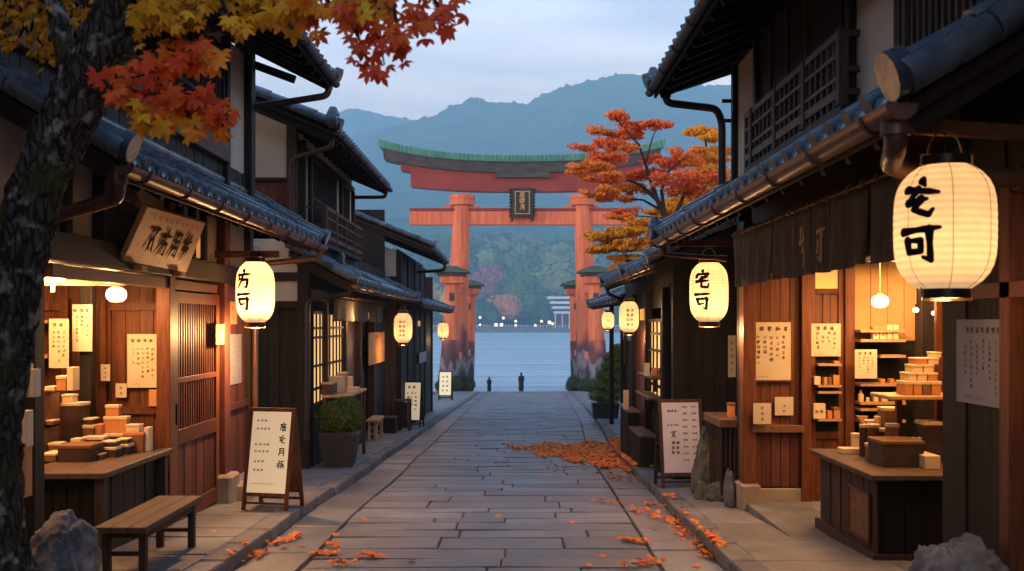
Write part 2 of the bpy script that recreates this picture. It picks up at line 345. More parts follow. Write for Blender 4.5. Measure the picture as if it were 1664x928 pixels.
# ---------------------------------------------------------------- strokes for writing
def ribbon(mb, pts, wd, fmap, taper=True):
    n = len(pts)
    if n < 2: return
    tot = sum(math.hypot(b[0]-a[0], b[1]-a[1]) for a, b in zip(pts, pts[1:])) or 1
    acc = 0
    def hw(t): return wd/2*((1.2 - .50*t + .16*math.cos(9*t)) if taper else 1)
    for a, b in zip(pts, pts[1:]):
        l = math.hypot(b[0]-a[0], b[1]-a[1])
        if l < 1e-6: continue
        nx, ny = -(b[1]-a[1])/l, (b[0]-a[0])/l; k = max(1, min(8, int(l/wd))); row = []
        for i in range(k+1):
            f = i/k; w_ = hw((acc+l*f)/tot); x, y = a[0]+(b[0]-a[0])*f, a[1]+(b[1]-a[1])*f
            row.append((fmap(x+nx*w_, y+ny*w_), fmap(x-nx*w_, y-ny*w_)))
        mb.add([q for r in row for q in r], [(2*i, 2*i+1, 2*i+3, 2*i+2) for i in range(k)])
        acc += l
    if taper:
        acc = 0
        for i, a in enumerate(pts):
            if i: acc += math.hypot(a[0]-pts[i-1][0], a[1]-pts[i-1][1])
            w_ = hw(acc/tot)*1.02; mb.add([fmap(a[0]+math.cos(q*.785)*w_, a[1]+math.sin(q*.785)*w_) for q in range(8)], [tuple(range(8))])
G = {
 'ho': [[(.48,1),(.56,.86)], [(.08,.74),(.95,.80)], [(.45,.76),(.40,.5),(.12,.05)], [(.40,.48),(.80,.50),(.74,.08),(.58,.10)], [(.2,.55),(.12,.4)]],
 'shi': [[(.05,.88),(.95,.92)], [(.18,.62),(.75,.66)], [(.75,.66),(.80,.62),(.74,.08),(.58,.14)], [(.20,.60),(.28,.34),(.60,.38)]],
 'ta': [[(.5,1),(.55,.88)], [(.12,.66),(.18,.80),(.88,.84),(.80,.66)], [(.70,.66),(.30,.52)], [(.14,.40),(.86,.46)], [(.48,.62),(.46,.12),(.84,.08),(.90,.26)]],
 'gen': [[(.50,1),(.60,.86)], [(.12,.78),(.92,.66)], [(.42,.76),(.20,.42)], [(.20,.42),(.66,.50)], [(.52,.50),(.34,.24),(.70,.08),(.80,.22)]],
 'ka': [[(.05,.86),(.95,.94)], [(.72,.90),(.74,.10),(.56,.18)], [(.18,.62),(.20,.32),(.52,.34),(.52,.62),(.18,.62)]],
 'yumi': [[(.10,.90),(.86,.94)], [(.16,.62),(.84,.68),(.80,.08),(.58,.14)], [(.22,.40),(.62,.44)]],
 'dai': [[(.18,.88),(.86,.96)], [(.62,.92),(.34,.50),(.20,.10)], [(.52,.56),(.66,.20),(.78,.10)]],
 'hiro': [[(.5,1),(.54,.88)], [(.16,.80),(.9,.86)], [(.28,.78),(.10,.1)], [(.36,.62),(.82,.66)], [(.40,.44),(.80,.48),(.76,.1),(.36,.08),(.40,.44)], [(.58,.64),(.56,.1)]],
 'tsuki': [[(.28,.92),(.26,.4),(.12,.05)], [(.28,.92),(.80,.95),(.80,.08),(.66,.14)], [(.30,.66),(.76,.68)], [(.30,.42),(.76,.44)]],
 'fumi': [[(.30,1),(.22,.7)], [(.18,.66),(.86,.78)], [(.62,.98),(.56,.5),(.24,.04)], [(.30,.44),(.84,.52)], [(.70,.50),(.62,.2)]],
 'ame': [[(.2,.96),(.84,.98)], [(.10,.56),(.12,.80),(.92,.82),(.88,.56)], [(.5,.96),(.5,.05),(.40,.10)], [(.28,.62),(.4,.56)], [(.6,.64),(.74,.58)], [(.1,.34),(.9,.40)], [(.24,.2),(.78,.22)]],
 'ori': [[(.10,.6),(.46,.66)], [(.30,.96),(.28,.05)], [(.08,.3),(.46,.42)], [(.56,.92),(.94,.96)], [(.58,.9),(.54,.05)], [(.6,.6),(.92,.64)], [(.74,.62),(.90,.1)], [(.9,.4),(.56,.3)]],
}
def glyph(mb, key, u, v, s, fmap, wd=.13, sx=1.0):
    for st in G[key]: ribbon(mb, [(p[0]*s*sx + u, p[1]*s + v) for p in st], wd*s, fmap)
def scribble(mb, u, v, s, fmap, rnd, dens=3):
    """a tiny character-like mark s wide"""
    for k in range(dens):
        y = v + s*(.12 + .8*k/dens + rnd.uniform(0, .1)); a = rnd.uniform(0, .2); b = rnd.uniform(.7, 1)
        ribbon(mb, [(u + s*a, y), (u + s*b, y + s*.05)], s*.13, fmap, False)
    for k in range(max(1, dens-1)):
        x = u + s*rnd.uniform(.1, .9); ribbon(mb, [(x, v + s*rnd.uniform(.0,.3)), (x + s*rnd.uniform(-.08,.08), v + s*rnd.uniform(.7,1))], s*.13, fmap, False)
def flatmap(o, U, V, n, eps=.003):
    o = Vector(o) + Vector(n)*eps
    return lambda u, v: o + U*u + V*v
def table_marks(mb, fmap, w_, h_, cols, rows, rnd, mx=.12, my=.1, cell=.55, skip=.1):
    if rows >= 4 and cols >= 3:                   # a larger heading, ragged columns below, a signature line
        hs = min(w_*(1-2*mx)/cols, h_*.8/rows)*1.05; nh = rnd.randint(2, cols); x0 = w_*(.5) - nh*hs*.6
        for c in range(nh): scribble(mb, x0 + c*hs*1.2, h_*(.90)-hs*.62, hs*.82, fmap, rnd, 4)
        for c in range(rnd.randint(3, 6)): scribble(mb, w_*.14 + c*w_*.06, h_*.055, w_*.04, fmap, rnd, 2)
        x = w_*mx; H2 = h_*.66; y0 = h_*.13; s = min(w_*(1-2*mx)/cols, H2/rows)*cell*1.1
        for c in range(cols):
            n = rnd.randint(max(2, rows-2), rows+1); st = H2/(rows+.5)*rnd.uniform(.82, 1.0); cx = w_*mx + (w_*(1-2*mx))*(c+.5)/cols - s/2
            for r in range(n):
                if rnd.random() < skip*.7: continue
                if y0 + H2 - (r+1)*st < y0 - .02*h_: break
                scribble(mb, cx + rnd.uniform(-.08,.08)*s, y0 + H2 - (r+1)*st, s*rnd.uniform(.82, 1.12), fmap, rnd, rnd.choice((2,3,3,4)))
        return
    for r in range(rows):
        for c in range(cols):
            if rnd.random() < skip: continue
            cw = w_*(1-2*mx)/cols; ch = h_*(1-2*my)/rows; s = min(cw, ch)*cell
            scribble(mb, w_*mx + cw*c + (cw-s)/2, h_*my + ch*r + (ch-s)/2, s, fmap, rnd)
def poster(label, tl, tr, bl, mat='paper', cols=5, rows=6, th=.004, grp=None, seed=1, cat='notice', name='paper_notice', cell=.55, skip=.08, border=None, thing_=True):
    """flat sheet: corners top-left, top-right, bottom-left (as seen by the reader)"""
    tl, tr, bl = Vector(tl), Vector(tr), Vector(bl); U = tr - tl; V = tl - bl
    w_ = U.length; h_ = V.length; U = U.normalized(); V = V.normalized(); n = U.cross(V).normalized()
    r = thing(name, label, cat, bl, grp)
    m = MB(); a, b, c, d = bl, bl + U*w_, bl + U*w_ + V*h_, bl + V*h_
    m.hexa([a, b, b + n*th, a + n*th], [d, c, c + n*th, d + n*th]).build('sheet', M[mat], r)
    k = MB(); rnd = random.Random(seed); table_marks(k, flatmap(bl, U, V, n, th + .0015), w_, h_, cols, rows, rnd, cell=cell, skip=skip)
    k.build('lettering', M['ink_soft'] if mat != 'paper_white' else M['ink_soft'], r)
    if border:
        b_ = MB(); t = border
        for (p, q) in ((a, b), (d, c)): b_.beam(p + n*.004, q + n*.004, t, .02, V)
        for (p, q) in ((a, d), (b, c)): b_.beam(p + n*.0045, q + n*.0045, t, .02, U)
        b_.build('border', M['brown'], r)
    return r

# ================================================================ SETTING
YEND = 79.0
def left_kerb(d): return -2.38 - .0025*max(0, d-20) + .035*math.sin(d*.9)*max(0, 1-d/40)
def right_kerb(d):
    pts = [(0,1.70),(8.3,1.79),(13.7,1.93),(20,2.05),(31,2.7),(52,3.6),(79,4.6)]
    for (a, x), (b, y) in zip(pts, pts[1:]):
        if d <= b: return x + (y-x)*(d-a)/(b-a)
    return 4.6
# ground sheet under everything
m = MB(); ys = [-30, 0, 30, 60, 79.5]
for a, b in zip(ys, ys[1:]):
    m.quad((-70, a, gz(a)-.06), (70, a, gz(a)-.06), (70, b, gz(b)-.06), (-70, b, gz(b)-.06))
m.quad((-70, 79.5, gz(79.5)-.06), (70, 79.5, gz(79.5)-.06), (70, 79.5, -9), (-70, 79.5, -9))
struct(m.build('ground', M['ground']))
def slab(mb, pts, top, tilt=.0, ch=.012, dp=.06):
    c = Vector((sum(p[0] for p in pts)/4, sum(p[1] for p in pts)/4, 0))
    tx, ty = random.uniform(-tilt, tilt), random.uniform(-tilt, tilt); dz = random.uniform(-tilt, tilt)*.5
    ins = []; out = []; bot = []
    for p in pts:
        v = Vector((p[0], p[1], 0)); q = v + (c - v).normalized()*ch*1.4
        z = top(p[1]) + dz + tx*(p[0]-c.x) + ty*(p[1]-c.y)
        ins.append((q.x, q.y, z)); out.append((v.x, v.y, z - ch*.8)); bot.append((v.x, v.y, z - dp))
    mb.add(ins + out + bot, [(0,1,2,3),(4,5,1,0),(5,6,2,1),(6,7,3,2),(7,4,0,3),(8,9,5,4),(9,10,6,5),(10,11,7,6),(11,8,4,7)])
def courses(mb, x0f, x1f, y0, y1, dyr, wr, top, tilt, gap=.012, skew=.03):
    y = y0; prev = []
    while y < y1:
        dy = random.uniform(*dyr)
        x0, x1 = x0f(y), x1f(y); xs = [x0]
        while True:
            s = random.uniform(*wr)
            if xs[-1] + s > x1 - wr[0]*.6: break
            xs.append(xs[-1] + s)
        xs.append(x1)
        xe0, xe1 = x0f(y+dy), x1f(y+dy); f = lambda x: xe0 + (x-x0)*(xe1-xe0)/(x1-x0)
        for a, b in zip(xs, xs[1:]):
            j = lambda: random.uniform(-skew, skew)*.5
            slab(mb, [(a+gap/2, y+gap/2+abs(j())*.4), (b-gap/2, y+gap/2+abs(j())*.4), (f(b)-gap/2, y+dy-gap/2), (f(a)+gap/2, y+dy-gap/2)], top, tilt)
        y += dy
rd = MB()
sl0 = lambda d: left_kerb(d) + .55; sr0 = lambda d: right_kerb(d) - .52
courses(rd, lambda d: sl0(d)+.01, lambda d: sr0(d)-.01, 2, YEND-2, (.34,.66), (.7,1.8), gz, .011, gap=.015, skew=.05)
courses(rd, lambda d: left_kerb(d), sl0, 2, YEND-2, (.7,1.5), (.5,.6), gz, .008, gap=.02)
courses(rd, sr0, lambda d: right_kerb(d), 2, YEND-2, (.7,1.5), (.5,.6), gz, .008, gap=.02)
courses(rd, lambda d: -9, lambda d: 11, YEND-2, YEND+.4, (.8,1.1), (1.2,2.2), lambda d: gz(d)+.01, .004)
struct(rd.build('road', M['road']))
jm = MB()
for a, b in zip(range(1, 79, 3), list(range(4, 80, 3))):
    b = min(b, YEND); jm.quad((left_kerb(a), a, gz(a)-.018), (right_kerb(a), a, gz(a)-.018), (right_kerb(b), b, gz(b)-.018), (left_kerb(b), b, gz(b)-.018))
struct(jm.build('road_bed', M['joint']))
wk = MB()
courses(wk, lambda d: -5.2, lambda d: left_kerb(d)-.24, 2, YEND-3, (.5,.95), (.9,1.9), sz, .004, gap=.01, skew=.12)
struct(wk.build('pavement_west', M['walk']))
wk = MB()
courses(wk, lambda d: right_kerb(d)+.22, lambda d: 5.6, 2, YEND-3, (.55,1.1), (.8,1.7), sz, .004, gap=.01, skew=.12)
struct(wk.build('pavement_east', M['walk']))
kb = MB(); y = 2.0
while y < YEND-3:
    l = random.uniform(.55, 1.05)
    for f, s in ((left_kerb, -1), (right_kerb, 1)):
        a, b = f(y), f(y+l); g = .012
        j = random.uniform(-.012, .012)
        q = [(a+j, y+g), (a+j+s*.22, y+g), (b+j+s*.22, y+l-g), (b+j, y+l-g)]
        if s < 0: q = [q[1], q[0], q[3], q[2]]
        slab(kb, q, lambda d: sz(d)+.006, .006, ch=.02, dp=.17)
    y += l
struct(kb.build('kerb', M['kerb']))
# water
wm, N_, L_, B_ = new_mat('sea_water')
B_.inputs['Base Color'].default_value = (.50,.62,.69,1); B_.inputs['Roughness'].default_value = .25; B_.inputs['IOR'].default_value = 1.33
B_.inputs['Specular IOR Level'].default_value = .9
tc = N_.new('ShaderNodeTexCoord'); mp = N_.new('ShaderNodeMapping'); mp.inputs['Scale'].default_value = (.035, .20, 1); L_.new(tc.outputs['Object'], mp.inputs[0])
nz = N_.new('ShaderNodeTexNoise'); nz.inputs['Scale'].default_value = 1; nz.inputs['Detail'].default_value = 7; nz.inputs['Roughness'].default_value = .6; L_.new(mp.outputs[0], nz.inputs[0])
mp2 = N_.new('ShaderNodeMapping'); mp2.inputs['Scale'].default_value = (.006, .035, 1); L_.new(tc.outputs['Object'], mp2.inputs[0])
n2 = N_.new('ShaderNodeTexNoise'); n2.inputs['Scale'].default_value = 1; n2.inputs['Detail'].default_value = 3; L_.new(mp2.outputs[0], n2.inputs[0])
ad = N_.new('ShaderNodeMath'); ad.operation = 'MULTIPLY_ADD'; ad.inputs[1].default_value = 6; L_.new(n2.outputs[0], ad.inputs[0]); L_.new(nz.outputs[0], ad.inputs[2])
b = N_.new('ShaderNodeBump'); b.inputs['Strength'].default_value = 1; b.inputs['Distance'].default_value = 2.2; L_.new(ad.outputs[0], b.inputs['Height']); L_.new(b.outputs[0], B_.inputs['Normal'])
WZ = -4.3
m = MB(); m.quad((-4500, 60, WZ), (4500, 60, WZ), (4500, 3980, WZ), (-4500, 3980, WZ)); struct(m.build('water', wm))

# ---- mountains
def hill_mat(name, c1, c2, sc):
    return mottled(name, c1, c2, sc, .95, (1,1,1), 0, 1, bscale=sc*4, bdist=14, spec=.05)
def ridge(name, prof, D, depth, mat, base=WZ-5, rough=10, nx=260, ny=34, seed=0):
    """heightfield whose crest follows prof [(px,py)] at distance D and falls to the shore side by 'depth' metres"""
    def crest(px):
        for (a, h), (b_, k) in zip(prof, prof[1:]):
            if px <= b_:
                t = (px-a)/(b_-a); t = t*t*(3-2*t); return h + (k-h)*t
        return prof[-1][1]
    m = MB(); p0, p1 = prof[0][0], prof[-1][0]
    for j in range(ny+1):
        t = j/ny; y = D - depth*(1-t) if t <= 1 else D
        for i in range(nx+1):
            px = p0 + (p1-p0)*i/nx; x = X(px, D); H = Z(crest(px), D)
            n1 = noise.fractal(Vector((x/ (depth*.45), y/(depth*.45), seed)), .9, 2.1, 5)
            n2 = noise.fractal(Vector((x/(rough*5), y/(rough*5), seed+9)), .8, 2.1, 4)
            prof_t = t**1.25
            z = base + (H-base)*prof_t*(1 + n1*.42*(1-t)) + n2*rough*(.5+1.1*(1-t)) * min(1, t*8)
            if j == ny: z = H + n2*rough*.35 + noise.noise(Vector((x/11, 3, seed)))*rough*.30 + abs(noise.noise(Vector((x/23, 7, seed))))*rough*.3
            m.v.append((x, y, z))
    for j in range(ny):
        for i in range(nx):
            a = j*(nx+1)+i; m.f.append((a, a+1, a+nx+2, a+nx+1))
    # back slope
    n0 = ny*(nx+1); b0 = len(m.v)
    for i in range(nx+1):
        v = m.v[n0+i]; m.v.append((v[0], v[1]+depth*.6, base))
    for i in range(nx): m.f.append((n0+i, n0+i+1, b0+i+1, b0+i))
    return struct(m.build(name, mat, smooth=True))
ridge('distant_hills', [(-400,330),(100,300),(420,235),(500,188),(575,178),(640,190),(690,196),(760,230),(900,262),(1100,290),(1300,300)], 3350, 500, hill_mat('distant_hill_wood', (.03,.05,.04), (.09,.11,.08), .008), rough=22, seed=3)
ridge('mountain', [(-900,330),(-300,300),(200,330),(430,300),(560,226),(640,206),(700,190),(742,170),(768,158),(800,166),(850,168),(890,150),(925,138),(965,128),(1000,119),(1050,124),(1100,140),(1180,138),(1300,120),(1500,150),(1900,200),(2600,280)], 2700, 1300,
      hill_mat('mountain_wood', (.012,.03,.02), (.09,.13,.06), .011), rough=30, nx=700, ny=80, seed=5)
ridge('foothills', [(-900,440),(-200,400),(300,392),(560,378),(640,352),(720,365),(800,372),(860,362),(930,376),(1000,372),(1080,380),(1250,372),(1600,400),(2400,440)], 1500, 480,
      hill_mat('foothill_wood', (.018,.04,.02), (.12,.15,.06), .022), rough=17, nx=600, ny=50, seed=8)
# far shore terrain
m = MB(); NX = 160
def shore_z(x, y):
    t = max(0, min(1, (y-705)/260)); return -2.2 + t**1.6*72 + t*14*noise.noise(Vector((x/70, y/70, 2)))
ysr = [700, 705, 730, 760, 800, 850, 900, 960, 1020, 1080]
for y_ in ysr:
    for i in range(NX+1):
        x = -1100 + 2200*i/NX; m.v.append((x, y_, shore_z(x, y_) if y_ > 700 else -2.2))
for j in range(len(ysr)-1):
    for i in range(NX):
        a = j*(NX+1)+i; m.f.append((a, a+1, a+NX+2, a+NX+1))
struct(m.build('far_shore', M['ground'], smooth=True))

# crowns: bumpy domes carrying leaf-clump faces
def clump_crown(mb, c, rx, ry, rz, n, s, rnd, jitter=.25, lobes=7):
    lob = []
    for k in range(lobes):
        a = rnd.uniform(0, 6.28); e_ = rnd.uniform(-.3, 1); rr = rnd.uniform(.35, .75)
        lob.append((Vector((math.cos(a)*rr*(1-max(e_,0)*.5), math.sin(a)*rr*(1-max(e_,0)*.5), e_*.6)), rnd.uniform(.38, .6)))
    for k in range(n):
        lc, lr = lob[rnd.randrange(lobes)]
        d = Vector((rnd.gauss(0,1), rnd.gauss(0,1), rnd.gauss(0,1))).normalized()
        if d.z < -.3: d.z *= -.6
        p = lc + d*lr*rnd.uniform(1-jitter, 1.05)
        q = Vector((c[0]+p.x*rx, c[1]+p.y*ry, c[2]+p.z*rz))
        nn = (d + Vector((rnd.uniform(-.5,.5), rnd.uniform(-.5,.5), rnd.uniform(-.2,.7)))).normalized()
        u = nn.cross(Vector((rnd.random(), rnd.random(), .3))).normalized(); v_ = nn.cross(u)
        ss = s*rnd.uniform(.6, 1.3)
        mb.add([q-u*ss*.6, q-v_*ss*.45+nn*ss*.1, q+u*ss*.6, q+v_*ss*.45-nn*ss*.05], [(0,1,2,3)])
def solid_core(mb, c, rx, ry, rz, rnd, seg=9):
    prof = [(math.sin(math.pi*i/6)*1.0, -math.cos(math.pi*i/6)) for i in range(7)]
    base = len(mb.v)
    for r_, z_ in prof:
        for k in range(seg):
            a = 6.283*k/seg; j = rnd.uniform(.85, 1.1)
            mb.v.append((c[0]+math.cos(a)*max(r_, .01)*rx*j, c[1]+math.sin(a)*max(r_, .01)*ry*j, c[2]+z_*rz*j))
    for i in range(6):
        for k in range(seg):
            mb.f.append((base+i*seg+k, base+i*seg+(k+1)%seg, base+(i+1)*seg+(k+1)%seg, base+(i+1)*seg+k))
# wooded slopes behind the shore: one mass of crowns
rnd = random.Random(5)
fm = {0: MB(), 1: MB(), 2: MB()}
for k in range(1500):
    x = rnd.uniform(-560, 620); y_ = rnd.uniform(745, 1060); t = (y_-745)/315
    r_ = rnd.uniform(7, 14); z = shore_z(x, y_) + r_*.6
    mm = fm[rnd.choice([0,0,1,1,1,2])]
    solid_core(mm, (x, y_, z), r_*.72, r_*.72, r_*.75, rnd, 7)
    clump_crown(mm, (x, y_, z), r_, r_, r_*.95, 55, r_*.34, rnd, .15, 6)
for k, (nm, mt) in enumerate((('woodland', 'far_green'), ('dark_woodland', 'far_dark'), ('pale_woodland', 'far_pale'))):
    tag(fm[k].build(nm, M[mt]), ['mid green woodland covering the slopes across the water', 'dark evergreen woodland covering the slopes across the water', 'pale green woodland covering the slopes across the water'][k], 'woodland', kind='stuff')
# single trees one can tell apart on the far shore
def far_tree(px, pyt, pyb, wpx, D, mat, label, seed):
    rnd = random.Random(seed); x = X(px, D); zt = Z(pyt, D); zb = min(Z(pyb, D), shore_z(x, D)+1); r_ = wpx/2*D/F
    t = thing('tree', label, 'tree', (x, D, zb), 'trees on the far shore')
    h = zt - zb; cz = zb + h*.58; rz = h*.48
    mb = MB(); solid_core(mb, (x, D, cz), r_*.7, r_*.7, rz*.75, rnd, 9); clump_crown(mb, (x, D, cz), r_*1.12, r_*1.0, rz*1.12, 420, max(1.1, r_*.2), rnd, .2, 10)
    mb.build('crown', M[mat], t)
    MB().tube([(x, D, zb-1.5), (x, D, zb+h*.3), (x+.3, D, cz)], [.7, .5, .3], 6).build('trunk', M['bark_thin'], t)
FT = [(800,432,500,62,790,'far_pink','pink tinted tree above the orange one beside the left gate leg'),
 (768,452,520,40,760,'far_pink','dusky purple tree low beside the left gate leg'),
 (822,482,532,66,735,'far_orange','rusty orange tree on the far shore near the lamps'),
 (842,448,520,70,770,'far_green','rounded green tree just behind the orange shore tree'),
 (905,430,522,86,800,'far_pale','broad pale green tree in the middle of the gate opening'),
 (868,470,530,50,745,'far_green','low green tree between orange tree and white pavilion'),
 (775,490,534,44,728,'far_dark','dark tree at the waterline beside the left gate leg'),
 (900,402,470,74,930,'far_pale','pale domed tree highest up inside the gate opening'),
 (858,420,490,60,880,'far_green','grey green domed tree upslope of the pale broad one'),
 (700,462,505,40,640*1.16,'far_yellow','golden yellow tree beside the last house at the left'),
 (722,470,512,30,735,'far_yellow','small yellow green tree tucked behind the left gate post'),
 (1012,440,520,60,780,'far_green','green tree between the right gate leg and the houses'),
 (800,496,534,30,722,'far_dark','small dark shrubby tree left of the orange tree'),
 (890,492,532,34,726,'far_dark','small dark tree in front of the white pavilion')]
for i, a in enumerate(FT): far_tree(*a, 100+i)
# promenade wall, railing, lamps, pavilion
m = MB(); m.box(-1100, 1100, 694, 700.2, WZ-2, -1.4)
q = tag(m.build('sea_wall', M['seawall']), 'long grey stone sea wall along the far shore', 'sea wall')
rl = thing('promenade_railing', 'pale post railing running along the top of the far sea wall', 'railing', (0, 696, -1.4))
m = MB(); m2 = MB()
for k in range(-90, 91): m.box(k*2.2-.16, k*2.2+.16, 695.85, 696.15, -1.4, .35)
m2.box(-200, 200, 695.8, 696.2, .35, .6)
o = m.build('post', M['shore_white'], rl); o['kind'] = 'stuff'; m2.build('rail', M['shore_white'], rl)
lampdesc = [(763,522,0),(780,516,1),(780,528,0),(806,528,2),(815,528,2),(818,517,0),(838,522,1),(838,529,1),(870,529,0),(880,522,1),(893,524,2),(898,526,0)]
words_ = ['just right of the left gate leg','second from the left gate leg, upper globe','low lamp under the second upper globe','first of the square pair in front of the orange tree','second of the square pair in front of the orange tree','above and right of the square pair','upper of two, one above another, right of orange tree','lower of two, one above another, right of orange tree','low lamp midway between orange tree and white pavilion','taller lamp left of the white pavilion','square lamp at the foot of the white pavilion','last lamp before the right gate leg']
for i, (px, py, t) in enumerate(lampdesc):
    D = 705.; c = P(px, py, D); r = thing('shore_lamp', 'glowing white shore lamp, ' + words_[i], 'lamp', (c.x, D, -2.2), 'lamps along the far shore')
    if t == 2: MB().box(c.x-1.1, c.x+1.1, D-1.1, D+1.1, c.z-1.1, c.z+1.1).build('lamp_head', M['far_lamp'], r)
    else: MB().lathe([(.2,-.9),(.7,-.65),(.95,0),(.7,.65),(.2,.9)], 10, c).build('lamp_head', M['far_lamp'], r, True)
    MB().tube([(c.x, D, -2.2), (c.x, D, c.z-.9)], .12, 6).build('post', M['dark'], r)
pv = thing('pavilion', 'white tiered pavilion on the far shore beside the right gate leg', 'pavilion', (X(925, 712), 712, -2.2))
D = 712.
for k, (x0, x1, yt, yb) in enumerate(((890, 990, 482, 486), (894, 990, 490, 494), (897, 990, 498, 502), (900, 990, 506, 510))):
    MB().box(X(x0, D), X(x1, D), D-6, D+22, Z(yb, D), Z(yt, D)).build('roof', M['shore_white'], pv)
m = MB(); m.box(X(905, D), X(985, D), D, D+18, -3, Z(484, D)); m.build('wall', M['reddish'], pv)
m = MB()
for k in range(6): m.box(X(901, D)+k*5, X(901, D)+k*5+.7, D-5, D-4.3, -2.4, Z(508, D))
m.build('pillars', M['shore_white'], pv)

# haze: the evening air
hm = bpy.data.materials.new('evening_haze'); hm.use_nodes = True
hn = hm.node_tree; hn.nodes.remove(hn.nodes['Principled BSDF']); vol = hn.nodes.new('ShaderNodeVolumePrincipled')
vol.inputs['Color'].default_value = (.50,.84,1,1); vol.inputs['Density'].default_value = .00045; vol.inputs['Anisotropy'].default_value = 0
hn.links.new(vol.outputs[0], hn.nodes['Material Output'].inputs['Volume'])
hz = MB().box(-4700, 4700, -60, 4000, -11, 728).build('haze', hm); hz['kind'] = 'stuff'

# ================================================================ TORII
TY = 91.0
def torii():
    D = TY; zb = WZ - .6; k = D/F
    r = thing('torii_gate', 'giant vermilion gate with green copper roof standing in the water', 'torii gate', (X(848, D), D, WZ))
    xl, xr = X(751, D), X(946, D); cx = X(848, D); ztop = Z(322, D)
    for x, s in ((xl, -1), (xr, 1)):
        h = ztop - zb; pr = []
        for i in range(15):
            t = i/14; pr.append((.78 + .34*(1-t)**2.2 + .18*(1-t), t*h))
        pts = [(x + s*(1-t_/h)*.75, D, zb + t_) for _, t_ in pr]
        o = MB().tube(pts, [p[0] for p in pr], 20).build('pillar', M['torii'], r, True)
        MB().lathe([(.95,0),(1.12,.05),(1.14,.6),(1.2,.65),(1.2,.95),(1.02,1.0)], 20, (x, D, ztop-.72)).build('capital', M['torii'], r, True)
        b = [( _[0] + .03, _[1]) for _ in pr[:8]]
        MB().tube([(x + s*(1-t_/h)*.75, D, zb + t_) for _, t_ in b], [_ + 0.0 for _, _t in b], 20, False).build('weathered_base', M['torii_foot'], r, True)
        MB().hexa([(x-2.0,D-.3,Z(341,D)-.02),(x-1.2,D-.3,Z(341,D)-.02),(x-1.2,D+.3,Z(341,D)-.02),(x-2.0,D+.3,Z(341,D)-.02)], [(x-1.7,D-.3,Z(341,D)+.25),(x-.7,D-.3,Z(341,D)+.55),(x-.7,D+.3,Z(341,D)+.55),(x-1.7,D+.3,Z(341,D)+.25)]).build('wedge', M['torii'], r)
        MB().hexa([(x+1.2,D-.3,Z(341,D)-.02),(x+2.0,D-.3,Z(341,D)-.02),(x+2.0,D+.3,Z(341,D)-.02),(x+1.2,D+.3,Z(341,D)-.02)], [(x+.7,D-.3,Z(341,D)+.55),(x+1.7,D-.3,Z(341,D)+.25),(x+1.7,D+.3,Z(341,D)+.25),(x+.7,D+.3,Z(341,D)+.55)]).build('wedge', M['torii'], r)
    MB().box(X(667,D), X(1029,D), D-.38, D+.38, Z(366,D), Z(343,D)).build('tie_beam', M['torii'], r, bev=.04)
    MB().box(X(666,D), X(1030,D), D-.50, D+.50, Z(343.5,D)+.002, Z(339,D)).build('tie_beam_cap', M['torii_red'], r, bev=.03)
    # curved lintels
    def cv(u): return (abs(u)**2.6)            # u -1..1
    def swept(name, mat, x0, x1, yt, yb, hw, lift, th0=0, end=0, n=40, prop=None):
        m = MB(); half = (x1-x0)/2; mid = (x0+x1)/2
        for i in range(n+1):
            u = -1 + 2*i/n; x = mid + half*u; lf = lift*cv(u)*k
            zt = Z(yt, D) + lf; zb_ = Z(yb, D) + lf*.92; xs = x - math.copysign(end*k*abs(u)**8, u)
            m.v += [(X(xs, D), D-hw*.8, zb_), (X(xs, D), D+hw*.8, zb_), (X(x, D), D+hw, zt), (X(x, D), D-hw, zt)]
        for i in range(n):
            a = i*4
            for q in range(4): m.f.append((a+q, a+(q+1) % 4, a+4+(q+1) % 4, a+4+q))
        m.f += [(3,2,1,0), tuple(n*4+q for q in range(4))]
        return m.build(name, M[mat], r, bev=.03)
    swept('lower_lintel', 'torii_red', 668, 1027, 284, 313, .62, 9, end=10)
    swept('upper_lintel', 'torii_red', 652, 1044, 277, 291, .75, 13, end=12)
    swept('roof_board', 'torii_dark', 625, 1071, 266, 283, 1.25, 24, end=9)
    MB().box(X(806,D), X(893,D), D-1.12, D+1.12, Z(291,D), Z(283,D)).build('lintel_block', M['torii_dark'], r)
    swept('copper_roof', 'copper', 618, 1077, 257, 266.5, 1.75, 26, end=6)
    m = MB()                                      # ribs of the copper roof
    for i in range(70):
        u = -1 + 2*(i+.5)/70; x = 847.5 + 229*u; lf = 26*cv(u)*k
        m.beam((X(x,D), D-1.78, Z(265.6,D)+lf*.92), (X(x,D), D-1.755, Z(258,D)+lf), .06, .05)
    m.build('roof_ribs', M['copper'], r)['kind'] = 'stuff'
    MB().tube([(X(847.5+229*u, D), D, Z(256.5,D) + 26*cv(u)*k) for u in [-1+i/14 for i in range(29)]], .17, 8).build('ridge', M['copper'], r, True)
    # plaque
    pl = MB(); x0, x1, z0, z1 = X(830,D), X(867,D), Z(355,D), Z(308,D); yy = D-1.0
    pl.box(x0, x1, yy, yy+.35, z0, z1)
    for i in range(9):
        z = z0 + (z1-z0)*(i+.5)/9
        for x in (x0, x1): pl.lathe([(.02,-.14),(.13,-.07),(.16,0),(.13,.07),(.02,.14)], 6, (x, yy+.1, z))
    for x in (x0+.12, x1-.12): pl.box(x-.14, x+.14, yy+.02, yy+.3, z0-.35, z0)
    pq = pl.build('plaque', M['cap_black'], r)
    f = MB(); a, b, c, d = x0+.38, x1-.38, z0+.3, z1-.28; t = .05
    for q in ((a,b,c,c+t),(a,b,d-t,d),(a,a+t,c+t,d-t),(b-t,b,c+t,d-t)): f.box(q[0], q[1], yy-.03, yy, q[2], q[3])
    f.build('gold_frame', M['gold'], pq)
